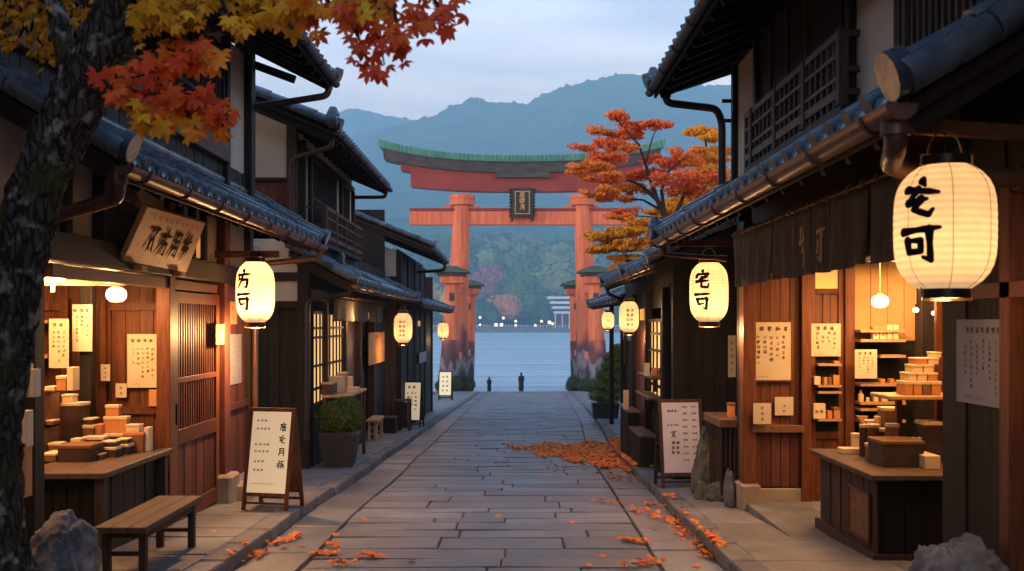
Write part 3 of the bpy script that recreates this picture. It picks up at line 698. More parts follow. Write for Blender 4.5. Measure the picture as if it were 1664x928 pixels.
    g = MB(); fm_ = flatmap((x0, yy, z0), Vector((1,0,0)), Vector((0,0,1)), Vector((0,-1,0)), .03); wcc = x1-x0; s = .52
    for i, kx in enumerate(('hiro', 'ame', 'tsuki')): glyph(g, kx, wcc/2 - s/2, (z1-z0)*.68 - i*(s+.06), s, fm_, .15)
    g.build('lettering', M['gold'], pq)
    # four lower side posts with little roofs
    for nm, px, D2, pt, wd, s in (('f', 735, 85., 443, 1.12, -1), ('f', 967, 85., 443, 1.12, 1), ('b', 762, 98., 464, 1.05, -1), ('b', 936, 98., 464, 1.05, 1)):
        x = X(px, D2); zt = Z(pt, D2)+.0; h = zt - zb; n = 12; pts = []; rad = []
        for i in range(n+1):
            t = i/n; pts.append((x + s*(1-t)*(1-t)*.55, D2, zb + t*h)); rad.append(.62 + .36*(1-t)**2)
        m = MB().tube(pts, rad, 16)
        o = m.build('side_post', M['torii'], r, True)
        MB().tube([(p[0], p[1], p[2]) for p in pts[:7]], [q + .025 for q in rad[:7]], 16, False).build('weathered_base', M['torii_foot'], r, True)
        MB().box(x-.98, x+.98, D2-.98, D2+.98, zt-.95, zt-.32).build('post_capital', M['torii'], r, bev=.04)
        MB().box(x-1.2, x+1.2, D2-1.2, D2+1.2, zt-.32, zt-.05).build('post_capital', M['torii_dark'], r, bev=.03)
        q = 1.55; a_ = [(x-q,D2-q,zt-.05),(x+q,D2-q,zt-.05),(x+q,D2+q,zt-.05),(x-q,D2+q,zt-.05)]
        q = 1.5; b_ = [(x-q,D2-q,zt+.12),(x+q,D2-q,zt+.12),(x+q,D2+q,zt+.12),(x-q,D2+q,zt+.12)]
        m = MB().hexa(a_, b_); q = .35; c_ = [(x-q,D2-q,zt+.55),(x+q,D2-q,zt+.55),(x+q,D2+q,zt+.55),(x-q,D2+q,zt+.55)]
        m.add(b_ + c_, [(4,5,6,7),(0,1,5,4),(1,2,6,5),(2,3,7,6),(3,0,4,7)]).build('post_roof', M['moss_copper'], r)
        MB().box(x-.22, x+.22, D2-.80, D2-.5, zt-2.4, zt-1.75).build('peg', M['torii_dark'], r)
    for s, xm, xf, xb in ((-1, xl, X(735,85.), X(762,98.)), (1, xr, X(967,85.), X(936,98.))):
        for zz in (Z(470, 88), Z(578, 88)):
            MB().beam((xf, 85, zz), (xb, 98, zz), .5, .62).build('side_rail', M['torii'], r)
M['moss_copper'] = mottled('mossy_copper', (.045,.075,.05), (.09,.13,.085), 1.5, .7, (1,1,1), .1, .3)
# paint of the legs worn dark and barnacled toward the waterline (dirt with its own ragged edge)
m_, N_, L_, B_ = new_mat('weathered_leg'); M['torii_foot'] = m_
tc = N_.new('ShaderNodeTexCoord'); nz = N_.new('ShaderNodeTexNoise'); nz.inputs['Scale'].default_value = .9; nz.inputs['Detail'].default_value = 8
mp = N_.new('ShaderNodeMapping'); mp.inputs['Scale'].default_value = (1.4, 1.4, .45); L_.new(tc.outputs['Object'], mp.inputs[0]); L_.new(mp.outputs[0], nz.inputs[0])
sp = N_.new('ShaderNodeSeparateXYZ'); L_.new(tc.outputs['Object'], sp.inputs[0])
ma = N_.new('ShaderNodeMath'); ma.operation = 'MULTIPLY_ADD'; ma.inputs[1].default_value = 6.5; L_.new(nz.outputs[0], ma.inputs[0]); L_.new(sp.outputs[2], ma.inputs[2])
cr = N_.new('ShaderNodeValToRGB'); mr = N_.new('ShaderNodeMapRange'); mr.inputs['From Min'].default_value = 3.6; mr.inputs['From Max'].default_value = 10.2; L_.new(ma.outputs[0], mr.inputs[0]); L_.new(mr.outputs[0], cr.inputs[0])
e = cr.color_ramp.elements; e[0].color = (.018,.018,.022,1); e[1].color = (.55,.155,.065,1); e[0].position = .25; e[1].position = .86
q = e.new(.40); q.color = (.20,.19,.21,1); q = e.new(.48); q.color = (.06,.03,.035,1); q = e.new(.64); q.color = (.16,.05,.05,1)
L_.new(cr.outputs[0], B_.inputs['Base Color']); B_.inputs['Roughness'].default_value = .75
torii()

# ================================================================ HOUSES
def prof(p):
    q = abs(p-.5)
    if q < .21: return .058*math.sqrt(max(0, 1-(q/.21)**2))
    return -.012 + .02*((q-.21)/.29)**2
def tile_roof(parent, s, xe, ze, xr, slope, y0, y1, pitch=.27, name='roof', mat='tile', caps=True, steps=10, row=.27, maxrows=40):
    """wavy tiled slope rising from the eave (xe, ze) away from the street; s is the side"""
    m = MB(); n = max(2, round((y1-y0)/pitch)); run = abs(xr-xe); rows = min(maxrows, max(1, int(run/row)))
    rw = run/rows; ny = n*steps
    def V(t, y, lift): m.v.append((s*(xe+t), y, ze + t*slope + lift))
    for r in range(rows):
        b = len(m.v)
        for i in range(ny+1):
            p = (i/steps) % 1; y = y0 + (y1-y0)*i/ny; f = prof(p)
            V(r*rw - (.02 if r == 0 else 0), y, f + .006); V(r*rw - .01, y, f + .03); V((r+1)*rw, y, f + .004)
        for i in range(ny):
            a = b + i*3
            for k in (0, 1):
                q = (a+k, a+k+3, a+k+4, a+k+1); m.f.append(q if s > 0 else q[::-1])
    o = m.build(name, M[mat], parent)
    if caps:
        c = MB()
        for i in range(n):
            y = y0 + (y1-y0)*(i+.5)/n
            c.tube([(s*(xe-.035), y, ze+.018), (s*(xe+.06), y, ze+.018+.095*slope)], .056, 12)
        c.build('eave_cap', M[mat], o, True)['kind'] = 'stuff'
    return o
def verge(parent, s, xe, ze, xr, slope, y, rad=.066, mat='tile', rows=2, big=True):
    m = MB(); step = .36; t = 0
    off = [(-.0, .075)] if rows == 1 else [(-.07, .06), (.09, .10)]
    for dy, dz in off:
        t = -.05
        while t < abs(xr-xe):
            m.tube([(s*(xe+t), y+dy, ze+t*slope+dz+.014), (s*(xe+min(t+step, abs(xr-xe))), y+dy, ze+min(t+step, abs(xr-xe))*slope+dz)], [rad*1.06, rad*.95], 14); t += step
    if big: m.tube([(s*(xe-.10), y, ze+.06), (s*(xe-.02), y, ze+.09)], rad*1.45, 18)
    return m.build('verge', M[mat], parent, True)
def soffit(parent, s, xe, ze, xr, slope, y0, y1, mat='dark_h', raf=.42, th=.07, lift=-.035):
    m = MB()
    a = lambda t, y, z: (s*(xe+t), y, ze+t*slope+z+lift)
    run = abs(xr-xe)
    bt = [a(.03,y0,-th), a(run,y0,-th), a(run,y1,-th), a(.03,y1,-th)]; tp = [a(.03,y0,0), a(run,y0,0), a(run,y1,0), a(.03,y1,0)]
    if s < 0: bt = bt[::-1]; tp = tp[::-1]
    m.hexa(bt, tp); o = m.build('soffit', M[mat], parent)
    rf = MB(); y = y0+.12
    while y < y1-.05:
        rf.beam(a(.06, y, -th-.045), a(run, y, -th-.045), .06, .085); y += raf
    rf.build('rafters', M[mat], o)
    fb = MB(); fb.box(s*(xe+.01), s*(xe+.035), y0, y1, ze-.13, ze-.01); fb.build('fascia', M[mat], o)
    return o
def gutter(parent, s, xe, ze, y0, y1, r=.065, mat='gutter'):
    m = MB(); n = 10; x = s*(xe-.035); z = ze-.03; ring = []
    for i in range(n+1):
        a = math.pi + math.pi*i/n; ring.append((math.cos(a)*r, math.sin(a)*r))
    k = max(2, int((y1-y0)/.5))
    for j in range(k+1):
        y = y0 + (y1-y0)*j/k
        for (u, v_) in ring: m.v.append((x+u, y, z+v_))
        for (u, v_) in ring: m.v.append((x+u*.9, y, z+v_*.9))
    w_ = 2*(n+1)
    for j in range(k):
        for i in range(n):
            a = j*w_+i; m.f.append((a, a+w_, a+w_+1, a+1)); b = a+n+1; m.f.append((b+1, b+1+w_, b+w_, b))
        for i in (0, n):
            a = j*w_+i; m.f.append((a, a+n+1, a+n+1+w_, a+w_))
    for y in (y0, y1):
        c = len(m.v); m.v.append((x, y, z))
        for (u, v_) in ring: m.v.append((x+u, y, z+v_))
        for i in range(n): m.f.append((c, c+1+i, c+2+i))
    o = m.build('gutter', M[mat], parent, True)
    b = MB(); y = y0+.3
    while y < y1:
        pts = [(x+math.cos(math.pi+math.pi*i/8)*(r+.006), y, z+math.sin(math.pi+math.pi*i/8)*(r+.006)) for i in range(9)]
        b.tube(pts, .009, 5); y += .85
    b.build('gutter_bands', M[mat], o)['kind'] = 'stuff'; return o
def planks(mb, axis, c, a0, a1, z0, z1, out, pitch=.16, th=.022, gap=.008, zf=None):
    """upright boards on the plane axis=c; out = outward sign; zf(a) gives an upper limit"""
    n = max(1, round((a1-a0)/pitch)); w_ = (a1-a0)/n
    for i in range(n):
        p, q = a0+i*w_+gap/2, a0+(i+1)*w_-gap/2; t = th*random.uniform(.7, 1.25)
        top = z1 if zf is None else zf((p+q)/2)
        if axis == 'x': mb.box(c, c+out*t, p, q, z0, top)
        else: mb.box(p, q, c, c+out*t, z0, top)
def battens(mb, axis, c, a0, a1, z0, z1, out, pitch=.32, wd=.04, th=.05):
    n = max(1, round((a1-a0)/pitch))
    for i in range(n+1):
        p = a0 + (a1-a0)*i/n
        if axis == 'x': mb.box(c, c+out*th, p-wd/2, p+wd/2, z0, z1)
        else: mb.box(p-wd/2, p+wd/2, c, c+out*th, z0, z1)
def lattice(parent, name, axis, c, a0, a1, z0, z1, out, pitch=.07, bar=.028, mat='dark', frame=.06, rails=(), back=None):
    f = MB()
    def bx(p, q, za, zb_, t0, t1):
        if axis == 'x': f.box(c+out*t0, c+out*t1, p, q, za, zb_)
        else: f.box(p, q, c+out*t0, c+out*t1, za, zb_)
    bx(a0, a1, z0, z0+frame, 0, .05); bx(a0, a1, z1-frame, z1, 0, .05)
    bx(a0, a0+frame, z0+frame, z1-frame, .002, .048); bx(a1-frame, a1, z0+frame, z1-frame, .002, .048)
    n = max(1, int((a1-a0-2*frame)/pitch))
    for i in range(1, n):
        p = a0+frame+(a1-a0-2*frame)*i/n; bx(p-bar/2, p+bar/2, z0+frame, z1-frame, .012, .038)
    for t in rails: bx(a0+frame, a1-frame, z0+(z1-z0)*t-.02, z0+(z1-z0)*t+.02, .006, .044)
    o = f.build(name, M[mat], parent)
    if back:
        b = MB()
        if axis == 'x': b.box(c-out*.01, c-out*.03, a0+.01, a1-.01, z0+.01, z1-.01)
        else: b.box(a0+.01, a1-.01, c-out*.01, c-out*.03, z0+.01, z1-.01)
        b.build('pane', M[back], o)
    return o
def balcony(parent, s, x, y0, y1, z0, z1, mat='mid', depth=.32, bars=.17, ends=True):
    """outward railing hung on the upper wall"""
    xo = s*(x-depth); r = MB(); top = z1
    for z, h in ((top, .055), (z0+.10, .07), (z0+(z1-z0)*.72, .028), (z0+(z1-z0)*.40, .028)): r.box(xo-.025, xo+.025, y0, y1, z-h/2, z+h/2)
    o = r.build('railing', M[mat+'_h'] if mat+'_h' in M else M[mat], parent)
    p = MB(); n = int((y1-y0)/bars)
    for i in range(n+1):
        y = y0+(y1-y0)*i/n; wd = .035 if i % 6 else .075; p.box(xo-wd/2+.001, xo+wd/2-.001, y-wd/2, y+wd/2, z0, top + (.03 if i % 6 == 0 else -.028))
    for y in (y0, y1):
        for z in (top, z0+.10, z0+(z1-z0)*.5):
            p.box(min(xo, s*x), max(xo, s*x), y-.02, y+.02, z-.022, z+.022)
    p.build('baluster', M[mat], o)['kind'] = 'stuff'
    MB().box(xo-s*.02, s*x, y0-.03, y1+.03, z0-.07, z0).build('balcony_floor', M['dark_h'], parent)
    return o
def pipe(parent, pts, r=.045, mat='pipe', name='downpipe', bands=True):
    # round the bends
    P_ = [Vector(p) for p in pts]; out = [P_[0]]
    for i in range(1, len(P_)-1):
        a, b, c = P_[i-1], P_[i], P_[i+1]; k = min(.14, (b-a).length*.45, (c-b).length*.45)
        p, q = b + (a-b).normalized()*k, b + (c-b).normalized()*k
        for t in (0, .25, .5, .75, 1): out.append(p*(1-t)**2 + b*2*t*(1-t) + q*t*t)
    out.append(P_[-1]); o = MB().tube(out, r, 10).build(name, M[mat], parent, True)
    if bands:
        for p, q in ((out[0], out[1]), (out[-1], out[-2])):
            d = (q-p).normalized(); MB().tube([p, p+d*.09], r*1.28, 12).build('pipe_collar', M[mat], o, True)
    return o
def light(name, kind, e_, loc, parent=None, col=(1,.62,.28), r=.06, size=None, rot=None):
    l = bpy.data.lights.new(name, kind); l.energy = e_; l.color = col
    if kind == 'POINT': l.shadow_soft_size = r
    if kind == 'AREA': l.shape = 'RECTANGLE'; l.size, l.size_y = size
    o = bpy.data.objects.new(name, l); COL.objects.link(o)
    off = root_loc(parent) if parent else Vector((0,0,0)); o.location = Vector(loc) - off
    if parent: o.parent = parent
    if rot: o.rotation_euler = rot
    return o
def body(parent, s, xf, y0, y1, z0, zt, name='wall', mat='dark', back=9.0, upper=False):
    """far-side and rear walls of a house; the street side is dressed separately"""
    m = MB(); xa, xb = s*(xf+.02), s*back
    m.box(xb, xb-s*.12, y0, y1, z0, zt)
    m.box(xa, xb-s*.125, y0, y0+.1, z0, zt); m.box(xa, xb-s*.125, y1-.1, y1, z0, zt)
    return m.build(name, M[mat], parent)
def rear_roof(parent, s, xr, zr, back, slope, y0, y1, mat='tile_dark'):
    m = MB(); a = (s*xr, zr+.02); b = (s*back, zr-(back-xr)*slope)
    bt = [(a[0],y0,a[1]-.1),(b[0],y0,b[1]-.1),(b[0],y1,b[1]-.1),(a[0],y1,a[1]-.1)]; tp = [(p[0],p[1],p[2]+.1) for p in bt]
    if s < 0: bt = bt[::-1]; tp = tp[::-1]
    m.hexa(bt, tp).build('rear_roof', M[mat], parent)
    MB().tube([(s*xr, y0-.05, zr+.12), (s*xr, y1+.05, zr+.12)], .13, 10).build('roof_ridge', M['tile'], parent, True)
def gable(parent, s, xa, za, xr, zr, xb, zb_, y, mat='plaster', th=.08):
    """gable wall polygon under a roof at plane y, from eave side a over ridge r to b"""
    m = MB(); low = min(za, zb_) - .01
    pts = [(s*xa, low), (s*xb, low), (s*xb, zb_), (s*xr, zr), (s*xa, za)]
    n = len(pts); m.v = [(p[0], y, p[1]) for p in pts] + [(p[0], y+th, p[1]) for p in pts]
    m.f = [tuple(range(n)), tuple(range(2*n-1, n-1, -1))] + [(i, n+i, n+(i+1) % n, (i+1) % n) for i in range(n)]
    return m.build('gable', M[mat], parent)
def ornament(parent, s, x, y, z, k=1.0, mat='tile'):
    m = MB().tube([(x-s*.06*k, y, z), (x+s*.06*k, y, z)], .13*k, 16)
    m.tube([(x, y, z+.06*k), (x, y, z+.17*k)], [.10*k, .05*k], 10); m.build('ridge_ornament', M[mat], parent, True)

# ---------------------------------------------------------------- HOUSE: left, nearest
def house_west_near():
    s = -1; xf = 3.5; y0, y1 = -10, 13.2
    h = thing('shophouse', 'dark timber shophouse carrying the tilted wooden signboard and lattice upper windows', 'house', (-3.5, 9.4, sz(9.4)))
    gb = sz(13.2) - .1
    body(h, s, xf, y0, y1, gb, 5.6)
    # interior: floor, ceiling, back wall, far partition
    MB().box(-3.52, -7.5, 5.75, 13.05, gb, sz(9)+.02).build('floor', M['mid'], h)
    MB().box(-3.6, -7.5, 5.75, 13.05, 2.98, 3.04).build('ceiling', M['dark_h'], h)
    m = MB(); planks(m, 'x', -6.2, 5.8, 10.4, .1, 2.97, 1, .18); m.box(-6.2, -6.28, 5.8, 13, .1, 2.97); m.build('rear_wall', M['brown'], h)
    m = MB(); planks(m, 'y', 10.32, -6.19, -3.56, .1, 2.97, -1, .15); m.box(-6.19, -3.56, 10.32, 10.40, .1, 2.97)
    for z in (1.35, 2.42): m.box(-6.19, -3.56, 10.27, 10.30, z-.04, z+.04)
    build_each(m, 'partition', M['brown'], h)
    m = MB(); m.box(-4.62, -4.55, 10.20, 10.27, .1, 2.5); m.box(-5.9, -5.82, 10.2, 10.27, .1, 2.5); m.box(-4.23, -4.17, 10.21, 10.27, .1, 2.5); build_each(m, 'interior_post', M['brown'], h)
    # facade frame
    m = MB(); m.box(-3.50, -3.60, 7.30, 7.46, sz(7.4), 3.5); m.build('post', M['dark'], h, bev=.006)
    m = MB(); m.box(-3.44, -3.58, 10.02, 10.18, sz(10), 3.5); m.build('post', M['brown'], h, bev=.006)
    m = MB(); m.box(-3.40, -3.58, 11.80, 12.02, sz(11.8)+.30, 3.5); m.build('post', M['reddish'], h, bev=.006)
    m = MB(); m.box(-3.42, -3.58, 13.02, 13.18, sz(13), 3.7); m.build('post', M['dark'], h, bev=.006)
    m = MB(); m.box(-4.16, -4.28, 9.85, 9.97, sz(9.9), 2.9); m.build('post', M['dark'], h, bev=.004)
    MB().box(-3.38, -3.62, 5.7, 13.1, 2.72, 2.94).build('lintel', M['dark_h'], h, bev=.008)
    MB().box(-3.46, -3.54, 7.5, 11.7, 2.60, 2.70).build('lower_lintel', M['brown_h'], h, bev=.005)
    # panels over the lintel
    m = MB(); m.box(-3.50, -3.56, 5.8, 13.0, 2.96, 3.9); m.build('upper_panel', M['plaster'], h)
    m = MB()
    for y in (6.2, 7.75, 8.35, 10.4, 10.8, 11.2): m.box(-3.44, -3.50, y-.05, y+.05, 2.96, 3.8)
    build_each(m, 'stud', M['dark'], h)
    # near wall section, lattice display at the far left of the frame
    m = MB(); planks(m, 'x', -3.5, -10, 6.3, gb, 3.75, 1, .16); m.box(-3.5, -3.6, -10, 6.3, gb, 3.8); m.build('street_boards', M['dark'], h)
    # sliding door
    dz = sz(10.9); d = MB()
    for p, q, a, b in ((10.2,10.32,dz,2.58),(11.66,11.78,dz,2.58),(10.32,11.66,2.46,2.58),(10.32,11.66,dz,dz+.16),(10.32,11.66,.98,1.14),(10.32,11.66,1.62,1.68)):
        d.box(-3.46, -3.51, p, q, a, b)
    o = d.build('sliding_door', M['brown'], h, bev=.004)
    m = MB(); planks(m, 'x', -3.50, 10.32, 11.66, dz+.16, 1.0, 1, .13, .014); m.build('door_boards', M['reddish'], o)
    m = MB()
    for i in range(1, 17): m.box(-3.475, -3.495, 10.32+1.34*i/17-.014, 10.32+1.34*i/17+.014, 1.13, 2.46)
    m.build('door_lattice', M['brown'], o)
    m = MB(); m.box(-3.515, -3.53, 10.32, 11.66, 1.1, 2.47); m.build('door_backing', M['reddish'], o)
    MB().box(-3.445, -3.46, 10.24, 10.27, 1.2, 1.42).build('handle', M['cap_black'], o)
    # glow added for the lit cream panel over the door; narrow wall beyond
    MB().box(-3.49, -3.53, 10.82, 11.2, 2.98, 3.35).build('glow_panel', M['amber_lit'], h)
    m = MB(); planks(m, 'x', -3.5, 12.02, 13.02, sz(13)+.25, 2.72, 1, .12); m.box(-3.5, -3.56, 12.02, 13.02, gb, 2.72); m.build('side_boards', M['reddish'], h)
    MB().box(-3.44, -3.50, 12.02, 13.02, 1.18, 1.26).build('side_rail', M['reddish'], h)
    # far end wall dressing (seen past the corner)
    # stone plinth
    m = MB(); m.box(-3.30, -3.66, 11.70, 12.10, gb, sz(11.9)+.34); m.box(-3.16, -3.40, 11.95, 12.3, gb, sz(11.9)+.20); m.build('plinth_stone', M['base_stone'], h, bev=.03)
    MB().box(-3.36, -3.62, 12.10, 13.3, gb, sz(12.6)+.24).build('plinth_stone', M['kerb'], h, bev=.02)
    # canopy
    xe, ze, sl = 2.55, 3.32, .60
    tile_roof(h, s, xe, ze, xf+.02, sl, 6.45, 13.25, .275, 'canopy_roof')
    verge(h, s, xe, ze, xf+.02, sl, 6.45); verge(h, s, xe, ze, xf+.02, sl, 13.25, big=True)
    soffit(h, s, xe, ze, xf+.02, sl, 6.5, 13.2)
    gutter(h, s, xe, ze-.02, 6.45, 13.3)
    pipe(h, [(-2.58, 6.52, 3.25), (-2.58, 6.52, 3.07), (-3.30, 7.1, 3.0), (-3.5, 7.27, 2.98)], .05, 'gutter')
    pipe(h, [(-2.56, 13.25, 3.24), (-2.56, 13.25, 3.12), (-3.38, 13.1, 3.02), (-3.38, 13.1, .3)], .04, 'gutter')
    MB().beam((-3.5, 11.75, 3.06), (-2.75, 11.75, 3.06), .06, .08).build('lantern_bracket', M['brown_h'], h)
    MB().tube([(-3.5, 6.3, 3.97), (-3.5, 13.25, 3.97)], .05, 12).build('flashing_tiles', M['tile'], h, True)
    # upper storey
    m = MB(); m.box(-3.50, -3.60, y0, 13.15, 3.70, 5.75); m.build('upper_wall', M['plaster'], h)
    m = MB(); planks(m, 'x', -3.50, 5.7, 13.0, 3.85, 4.18, 1, .15); m.build('apron_boards', M['dark'], h)
    MB().box(-3.40, -3.52, 5.7, 12.05, 4.18, 4.42).build('window_rail', M['mid_h'], h, bev=.006)
    for a, b in ((6.2, 8.0), (8.06, 10.0), (10.06, 11.95)):
        lattice(h, 'lattice_window', 'x', -3.49, a, b, 4.44, 5.55, 1, .085, .03, 'mid' if a < 7 else 'dark', .06, (.33,.66), 'dark')
    MB().box(-3.40, -3.62, 13.0, 13.2, 3.7, 5.95).build('upper_post', M['dark'], h)
    MB().box(-3.42, -3.60, 11.98, 12.10, 3.8, 5.7).build('upper_post', M['dark'], h)
    # main roof
    xe, ze, sl = 2.42, 5.54, .50
    soffit(h, s, xe, ze, 6.5, sl, -10, 13.5, raf=.4)
    tile_roof(h, s, xe, ze, 6.5, sl, -10, 13.55, .24, 'roof', steps=8)
    verge(h, s, xe, ze, 6.5, sl, 13.5, rows=2)
    rear_roof(h, s, 6.5, ze+(6.5-xe)*sl, 9.4, .5, -10, 13.5)
    gable(h, s, 3.52, 5.75, 6.5, ze+(6.5-xe)*sl-.1, 9, 5.9, 13.1, 'dark')
    gutter(h, s, xe, ze-.02, 5.2, 13.5, .055, 'pipe')
    pipe(h, [(-2.46, 13.35, 5.50), (-2.46, 13.35, 5.30), (-3.45, 13.25, 5.12), (-3.7, 13.25, 5.12)], .045)
    MB().beam((-3.5, 13.3, 5.72), (-2.9, 13.3, 5.50), .07, .1).build('bracket', M['dark_h'], h)
    # shelves inside, on the partition and rear wall
    for z in (1.9, 2.25):
        MB().box(-5.6, -4.66, 9.98, 10.25, z, z+.03).build('shelf', M['pale'], h)
    for z in (1.0, 1.35, 1.7, 2.05):
        MB().box(-5.4, -4.2, 6.9, 7.15, z, z+.03).build('shelf', M['pale'], h)
    # stud frame with lit joinery at the left edge of the shop
    MB().box(-4.9, -3.62, 9.3, 9.34, 2.60, 2.66).build('hanging_rail', M['pale'], h)
    MB().box(-4.6, -3.75, 8.2, 8.28, 2.70, 2.715).build('light_strip', M['tube_light'], h)
    MB().box(-4.5, -4.1, 9.4, 9.5, 2.76, 2.80).build('light_strip', M['tube_light'], h)
    light('ceiling_light', 'AREA', 100, (-4.4, 8.3, 2.93), h, (1,.47,.16), size=(1.2, 2.6))
    light('ceiling_light', 'AREA', 30, (-4.3, 6.7, 2.9), h, (1,.47,.16), size=(1.0, 1.0))
    return h
HWN = house_west_near()

# ---------------------------------------------------------------- HOUSE: left, second
def house_west_second():
    s = -1; xf = 3.3; y0, y1 = 16.0, 26.0; gb = sz(26)-.2
    h = thing('shophouse', 'second timber shophouse with small balcony and lit paper windows behind the bush', 'house', (-3.3, 21, sz(21)))
    body(h, s, xf, y0, y1, gb, 5.2)
    # end wall that faces up the street
    m = MB(); planks(m, 'y', 16.0, -6.5, -3.36, gb+.2, 2.55, -1, .19, .03); m.build('end_boards', M['dark'], h)
    MB().box(-6.5, -3.36, 15.95, 16.0, 2.56, 3.6).build('end_panel', M['plaster'], h)
    m = MB(); m.box(-6.5, -3.3, 15.90, 15.96, 2.92, 3.06); m.box(-6.5, -3.3, 15.89, 15.95, 2.50, 2.6); m.box(-4.45, -4.37, 15.91, 15.97, 2.6, 3.0); m.build('end_beam', M['dark_h'], h)
    MB().box(-3.24, -3.42, 15.86, 16.04, gb, 3.6).build('corner_post', M['dark'], h)
    m = MB(); planks(m, 'y', 16.0, -6.5, -3.6, 3.72, 4.55, -1, .17, .03); m.box(-6.5,-3.6,16,16.08,3.6,4.55); m.build('upper_end_boards', M['reddish'], h)
    m = MB()
    for z in (3.72, 4.12, 4.55): m.box(-6.5, -3.5, 15.93, 15.98, z-.03, z+.03)
    build_each(m, 'upper_end_rail', M['dark_h'], h)
    gable(h, s, 3.55, 5.45, 7.6, 7.1, 9.0, 6.0, 15.97, 'plaster', .05)
    MB().box(-9, -3.5, 15.96, 16.06, 4.56, 5.5).build('upper_end_wall', M['plaster'], h)
    MB().box(-3.44, -3.60, 15.88, 16.04, 3.5, 5.45).build('upper_post', M['mid'], h)
    # street front
    MB().box(-3.22, -3.38, y0, y1, 2.62, 2.80).build('lintel', M['dark_h'], h)
    m = MB(); m.box(-3.3, -3.36, y0, y1, 2.8, 3.6); m.build('front_panel', M['dark'], h)
    for a, b in ((16.3, 17.35), (17.5, 19.3)):
        z0 = sz(17)+.75
        lattice(h, 'paper_window', 'x', -3.30, a, b, z0+.25, 2.45, 1, .30, .03, 'dark', .05, (.18, .42, .72, .82), 'shoji')
        MB().box(-3.26, -3.34, a, b, gb, z0+.25).build('window_apron', M['dark'], h)
    m = MB()
    for y in (17.42, 19.4, 21.3, 23.4, 25.9): m.box(-3.22, -3.38, y-.07, y+.07, gb, 2.65)
    build_each(m, 'front_post', M['mid'], h)
    m = MB(); planks(m, 'x', -3.34, 19.5, 21.2, gb, 2.6, 1, .2); m.build('front_boards', M['brown'], h)
    m = MB(); m.box(-3.42, -3.5, 21.4, 23.3, gb, 2.6); m.build('doorway', M['dark'], h)
    m = MB(); planks(m, 'x', -3.32, 23.5, 25.8, gb, 2.6, 1, .22); m.build('front_boards', M['dark'], h)
    # canopy
    xe, ze, sl = 2.5, 2.90, .52
    tile_roof(h, s, xe, ze, xf+.25, sl, 15.6, 25.9, .26, 'canopy_roof', steps=8)
    verge(h, s, xe, ze, xf+.25, sl, 15.65); verge(h, s, xe, ze, xf+.25, sl, 18.6, big=False, rows=1); verge(h, s, xe, ze, xf+.25, sl, 25.85, rows=1)
    ornament(h, s, -3.2, 18.6, 3.42, .9)
    soffit(h, s, xe, ze, xf+.2, sl, 15.65, 25.85, raf=.5); gutter(h, s, xe, ze-.02, 15.6, 25.9, .055)
    pipe(h, [(-2.54, 15.75, 2.85), (-2.54, 15.75, 2.72), (-3.26, 15.85, 2.62), (-3.26, 15.83, .4)], .04)
    # upper storey
    m = MB(); m.box(-3.52, -3.62, 16.05, 21.9, 3.5, 5.5); m.build('upper_wall', M['plaster'], h)
    m = MB(); m.box(-3.47, -3.52, 16.05, 21.9, 3.5, 3.75); m.box(-3.46, -3.52, 16.05, 21.9, 5.12, 5.22)
    for y in (17.2, 19.6, 20.3, 21.85): m.box(-3.45, -3.52, y-.06, y+.06, 3.75, 5.12)
    build_each(m, 'upper_frame', M['dark'], h)
    lattice(h, 'lattice_window', 'x', -3.50, 17.26, 19.54, 3.76, 5.10, 1, .11, .03, 'dark', .05, (.5,), 'dark')
    lattice(h, 'lattice_window', 'x', -3.50, 20.36, 21.2, 3.76, 5.10, 1, .11, .03, 'dark', .05, (), 'dark')
    balcony(h, s, 3.52, 16.9, 21.0, 3.62, 4.22, 'mid', .34, .17)
    xe, ze, sl = 2.72, 5.24, .42
    tile_roof(h, s, xe, ze, 7.6, sl, 15.3, 22.0, .25, 'roof', steps=8)
    verge(h, s, xe, ze, 7.6, sl, 15.35); soffit(h, s, xe, ze, 7.6, sl, 15.35, 21.95, raf=.45); gutter(h, s, xe, ze-.02, 15.3, 22, .055, 'pipe')
    ornament(h, s, -2.75, 15.3, 5.38, 1.1)
    rear_roof(h, s, 7.6, ze+(7.6-xe)*sl, 9.4, .42, 15.3, 22)
    pipe(h, [(-2.8, 15.5, 5.18), (-2.8, 15.5, 5.0), (-3.5, 15.82, 4.86), (-3.5, 15.82, 3.3)], .04, 'mid')
    pipe(h, [(-2.78, 21.9, 5.18), (-2.78, 21.9, 5.02), (-3.6, 21.95, 5.02)], .04)
    MB().box(-3.32, -3.2, 22.9, 23.0, 2.35, 2.5).build('lamp_box', M['amber_lit'], h)
    light('window_glow', 'POINT', 30, (-3.0, 19.8, 2.35), h, (1,.52,.2), .1)
    return h
HWS = house_west_second()

